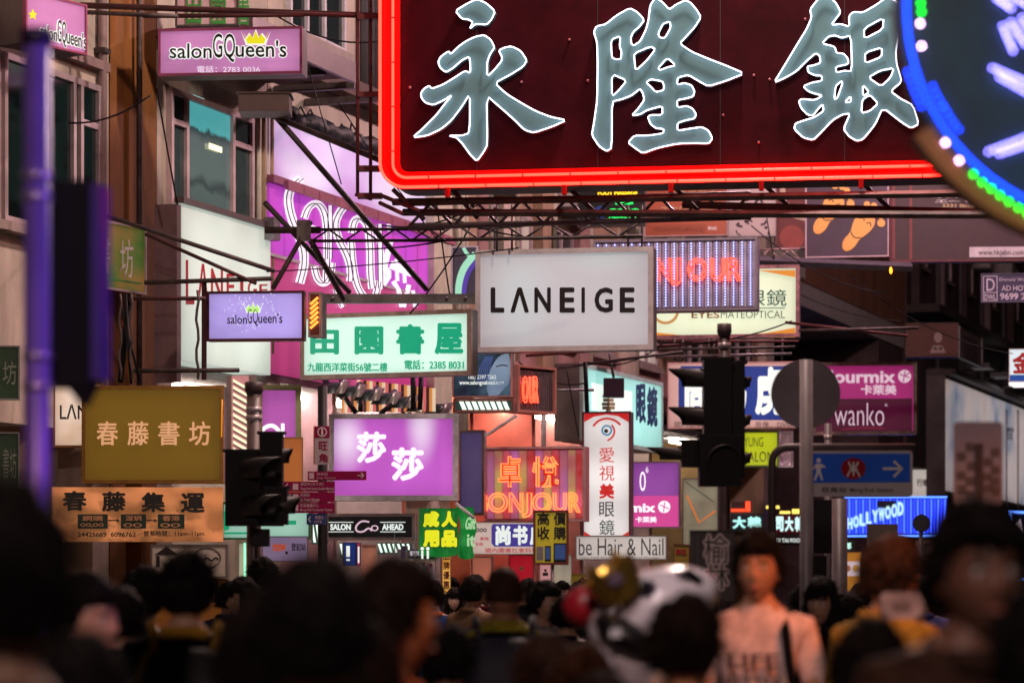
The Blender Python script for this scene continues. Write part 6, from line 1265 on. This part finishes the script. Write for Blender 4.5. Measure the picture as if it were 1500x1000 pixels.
# --- the blurred people nearest the camera
person('huge out of focus dark figure filling the lower left corner, seen from behind', -8, 700, 3.7, 175, 'short', blk, seed=1)
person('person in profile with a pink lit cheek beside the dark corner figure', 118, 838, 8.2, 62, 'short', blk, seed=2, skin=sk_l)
person('short person at the lower left, coat coloured by orange light on the shoulders', 108, 925, 4.6, 170, 'short', col('orange_lit_coat', (.22, .08, .02)), seed=0)  # orange light on the shoulders is put into the coat colour
person('dark haired person seen from behind left of the yellow collared jacket', 208, 829, 12.3, 172, 'short', blk, seed=1)
p5 = person('man in a black jacket with yellow collar seen from behind', 272, 811, 10.2, 184, 'spiky', blk, seed=2, collar=col('yellow', (.45, .24, .03)))
pack(p5, M('pack_black', (.012, .012, .015), .7), col('yellow', (.45, .24, .03)), 'black backpack with yellow edge piping on the man with the yellow collar')
p4 = person('short person with a black coat half hidden in front of the yellow collared man', 178, 858, 11.2, 190, 'short', blk, seed=0)
pack(p4, M('pack_black', (.012, .012, .015), .7), oli, 'black backpack with olive straps left of the yellow collared man')
person('woman with black hair in left profile under the pale lilac hanging sign', 362, 846, 18, -75, 'long', blk, seed=1)
person('person with black hair behind the woman in profile', 335, 850, 21, 150, 'short', navy, seed=2)
person('dark haired person under the lilac hanging sign facing left', 387, 815, 18.5, -150, 'short', brn, seed=0)
person('big black out of focus figure left of centre, seen from behind', 455, 812, 4.6, 170, 'short', blk, seed=0)
person('second big dark figure left of the central black one', 395, 862, 4.9, 190, 'short', blk, seed=1)
person('third dark figure low in front of the orange lit person', 520, 905, 5.4, 178, 'short', blk, seed=2)
person('orange lit person turned right with a bright ear and neck', 563, 815, 6.4, 118, 'short', org, seed=1, skin=M('skin_orange_lit', (.55, .26, .14), .5))  # orange light on face and neck is put into the skin colour
person('dark haired person in a black coat right of the orange lit person', 655, 915, 9.5, 165, 'short', brn, seed=2)
p13 = person('large close cropped man in a navy jacket seen from behind at centre', 738, 821, 12.4, 182, 'buzz', navy, seed=0, hair=brown_h, skin=sk_d, collar=oli, wide=1.08)
MB().tube([(-.24, .06, 1.39), (-.17, .10, 1.44), (-.07, .115, 1.475), (.07, .115, 1.475), (.17, .10, 1.44), (.24, .06, 1.39)], .017, 6).obj('shoulder_stripe', oli, p13)
pack(p13, M('pack_navy', (.015, .015, .03), .7), None, 'dark rucksack with pale patches on the close cropped man')
person('dark haired person leaning in profile right of the close cropped man', 795, 850, 17, 55, 'short', navy, seed=1)
person('black haired person low beside the costume head', 830, 868, 16, 165, 'short', blk, seed=2)
person('person in an orange brown top partly hidden left of the costume head', 795, 925, 8.2, 150, 'short', org, seed=1, hair=brown_h)
# --- farther, sharper people
person('man with short black hair and brown jacket turned right, left of the navy jacket', 692, 841, 22, 140, 'short', tan, seed=0)
person('person in a blue jacket with orange collar seen from behind', 634, 850, 23, 180, 'short', blu, seed=1, collar=col('orange_collar', (.5, .12, .03)))
person('young woman with black fringe facing the camera under the orange upright sign', 664, 862, 32, 8, 'long', blk, seed=0, skin=sk_l)
person('woman with long black hair looking right beside the blue jacket', 620, 858, 28, 40, 'long', wht_c, seed=1, skin=sk_l)
person('black haired person behind the woman with long hair', 604, 846, 26, 170, 'short', gry, seed=2)
person('man with a pale cap like fringe facing camera right of the brown jacket', 711, 852, 33, 12, 'fringe', mar, seed=1, skin=sk_l)
person('black haired head just right of the close cropped man', 772, 846, 27, 175, 'short', blk, seed=2)
person('small figure with black hair under the yellow placard', 822, 850, 30, 30, 'short', gry, seed=0, skin=sk_l)
person('dark haired person under the lemon yellow placard', 851, 848, 24, 160, 'short', blk, seed=1)
person('girl with black hair behind the green banner flap', 660, 845, 36, 20, 'fringe', gry, seed=2, skin=sk_l)
person('woman with a round pale face looking left behind the young man', 1205, 846, 15.5, -25, 'long', blk, seed=0)
person('black haired person between the young man and the pale faced woman', 1178, 852, 19, 170, 'short', blk, seed=2)
person('person in a violet blue jacket near the cream notices', 1352, 850, 22, 175, 'short', col('violet_blue', (.08, .08, .25)), seed=1)
person('dark figure under the orange snack shop front', 1243, 866, 20, 160, 'short', gry, seed=0)
person('dark haired person right of the snack shop front', 1262, 852, 25, 190, 'short', blk, seed=2)
person('dark haired person behind the costume head at right', 1042, 866, 22, 170, 'short', mar, seed=1)
person('man in a dark coat between the costume head and the dark plate', 985, 862, 24, 185, 'short', brn, seed=0)
person('black haired person beyond the orange lit person', 586, 866, 21, 175, 'short', blk, seed=0)
person('person with black hair beyond the big central black figure', 530, 868, 24, 160, 'short', mar, seed=2)
person('passer by in a grey coat seen above the food sign gap', 340, 862, 25, 20, 'short', gry, seed=1, skin=sk_l)
# --- right side
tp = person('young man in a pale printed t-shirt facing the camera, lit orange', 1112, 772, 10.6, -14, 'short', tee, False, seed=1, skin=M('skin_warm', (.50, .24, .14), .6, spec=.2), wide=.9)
def tline(body, z0, z1, w, y=-.152):
    v, f = glyphs(body, .03); xs = [a[0] for a in v]; ys = [a[1] for a in v]
    P_ = []
    for a in v:
        x = (a[0]-min(xs))/(max(xs)-min(xs))*w-w/2; P_.append((x, y+.9*x*x, z0+(z1-z0)*(a[1]-min(ys))/(max(ys)-min(ys))))
    mb = MB(); mb.add(P_, f); return mb.obj('shirt_print', M('tee_print', (.10, .05, .05), .7), tp)
tline('LIFE', 1.285, 1.335, .20, -.140); tline('BETTER', 1.21, 1.255, .22, -.133)
MB().tube([(.10, .12, 1.42), (.115, .0, 1.475), (.115, -.10, 1.42), (.135, -.125, 1.3), (.17, -.10, 1.1)], .02, 6).obj('bag_strap', blk, tp)
person('man in a mustard coat turned right with an orange lit jaw', 1300, 783, 10.2, 128, 'short', must, seed=0, hair=brown_h, skin=M('skin_orange_lit', (.55, .26, .14), .5), collar=must)
hd = thing('hand_bag', 'pinkish printed bag strap held over the shoulder of the mustard coated man', 'bag', PX(1318, 906, 9.6))
MB().prism([rrect(-.065, 0, .07, .09, .03)], -.03, .05).obj('bag', col('pink_bag', (.6, .34, .28)), hd); MB().tube([(.05, 0, .085), (.075, 0, .04), (.07, 0, -.01)], .014, 8).obj('handle', col('pink_bag', (.6, .34, .28)), hd)
MB().box(-.03, .03, -.036, -.031, .03, .06).obj('print', M('faint_print2', (.3, .15, .12), .6), hd)
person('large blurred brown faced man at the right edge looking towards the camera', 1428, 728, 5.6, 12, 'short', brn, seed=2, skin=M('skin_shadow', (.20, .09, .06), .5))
person('dark figure at the lower right corner seen from behind', 1535, 850, 5.0, 170, 'short', col('tan_dim', (.12, .07, .04)), seed=0)
person('low dark figure in front of the mustard coated man', 1275, 905, 6.4, 178, 'short', blk, seed=1)
person('dark haired person with orange lit ear in front of the costume head', 1000, 868, 6.9, 150, 'short', blk, seed=1, skin=M('skin_orange_lit', (.55, .26, .14), .5))
person('low dark figure left of the young man in the printed shirt', 880, 985, 6.6, 175, 'short', brn, seed=0)
person('low orange lit figure in front of the costume head', 850, 940, 7.4, 168, 'short', org, seed=2, hair=brown_h)
# --- costumed performer with a big white head and gold crown
D_ = 9.2; cp = PX(958, 905, D_)
cs_ = thing('costumed_person', 'performer wearing a big shiny white costume head with a gold crown', 'person', (cp.x, D_, 0), math.radians(0))
b = link('body', BODY[(True, 0)], cs_); slots(b, [None, mar]); b.scale = (.95, .95, .86)
sh = M('white_gloss_shell', (.78, .70, .75), .25, 0, .05); ks = K*D_
def hp(px, py, y=0): return Vector(((px-958)*ks, y, CAMH+(HZ-py)*ks))
mb = MB(); mb.ball((0, 0, 0), 1, 0, 36, 24)
mv = []
for v in mb.v:
    x, y, z = v; r = 1+.10*max(0, -x)
    mv.append((x*.215*r, y*.16, z*.135*(1-.18*x)))
mb.v = mv; H_ = mb.obj('costume_head', sh, cs_, hp(962, 892)); H_.rotation_euler = (0, math.radians(-24), 0)
mb = MB(); mb.ball((0, 0, 0), 1, 0, 24, 14, (.12, .12, .055)); J_ = mb.obj('mouth_opening', M('mouth_black', (.008, .005, .006), .4), cs_, hp(917, 932, -.09)); J_.rotation_euler = (0, math.radians(34), 0)
mb = MB(); mb.ball((0, 0, 0), 1, 0, 24, 14, (.14, .13, .11)); J_ = mb.obj('chin', sh, cs_, hp(930, 968, .0)); J_.rotation_euler = (0, math.radians(30), 0)
MB().box(-.018, .018, -.01, .01, -.014, .014).obj('tooth', M('tooth_white', (.6, .58, .6), .3), cs_, hp(898, 925, -.21))
mb = MB(); mb.ball((0, 0, 0), 1, 0, 16, 10, (.038, .015, .028)); mb.obj('eye_patch', M('eye_violet_grey', (.10, .09, .14), .3), cs_, hp(941, 860, -.150)); mb = MB(); mb.ball((0, 0, 0), 1, 0, 12, 8, (.018, .012, .018)); mb.obj('pupil', black, cs_, hp(943, 859, -.165))
MB().tube([hp(986, 838, -.14), hp(1004, 838, -.13), hp(1020, 850, -.11), hp(1030, 866, -.07)], .012, 8, rr=[.006, .016, .014, .004]).obj('eyebrow', black, cs_)
gold = M('gold_crown', (.75, .48, .10), .28, .9, .2, 5)
mb = MB(); n = 24; vs = []
c_ = hp(897, 848, -.13); ax = Vector((-.55, -.15, .82)).normalized(); u_ = ax.cross(Vector((0, 1, 0))).normalized(); v_ = ax.cross(u_)
for r, h in ((.070, -.07), (.088, .02)): vs += [c_+(u_*math.cos(2*math.pi*i/n)+v_*math.sin(2*math.pi*i/n))*r+ax*h for i in range(n)]
vs += [c_+(u_*math.cos(2*math.pi*i/n)+v_*math.sin(2*math.pi*i/n))*.095+ax*(.075 if i % 4 == 0 else .035) for i in range(n)]
mb.add(vs, [(k*n+i, k*n+(i+1) % n, (k+1)*n+(i+1) % n, (k+1)*n+i) for k in range(2) for i in range(n)], 0, False); mb.obj('crown', gold, cs_)
mb = MB(); mb.ball(c_+Vector((.0, -.085, .0)), .028, 0, 12, 8, (1, .3, 1)); mb.obj('crown_emblem', M('emblem_violet_grey', (.12, .08, .12), .4), cs_)
mb = MB(); mb.ball(hp(858, 888, .02), .075, 0, 14, 10, (1, .8, .9)); mb.obj('red_hood', M('crimson_satin', (.35, .01, .02), .35), cs_)

# ------------------------------------------------------------------ groups of repeats
GN = {'person': 'people crowding the street', 'lightbox sign': 'lit signs over the street', 'cable': 'cables strung between the signs', 'strut': 'struts bracing the signs', 'brace': 'braces under the red sign', 'beam': 'beams under the signs', 'tube': 'support tubes on the left', 'rod': 'rods hanging the white lightbox', 'scaffold tube': 'scaffold tubes behind the signs', 'truss': 'lattice trusses over the street', 'traffic signal': 'traffic signals at the crossing', 'traffic sign': 'traffic plates at the crossing', 'building': 'buildings along the street', 'shop': 'lit shops at street level', 'post': 'posts at the crossing', 'direction sign': 'direction signs at the crossing', 'chain': 'chains holding the olive sign', 'banner': 'cloth banners', 'neon sign': 'neon signs over the street', 'backpack': 'backpacks in the crowd', 'sign': 'signboards and lightboxes over the street'}
for o in C.objects:
    if 'category' in o and 'group' not in o and o['category'] in GN: o['group'] = GN[o['category']]
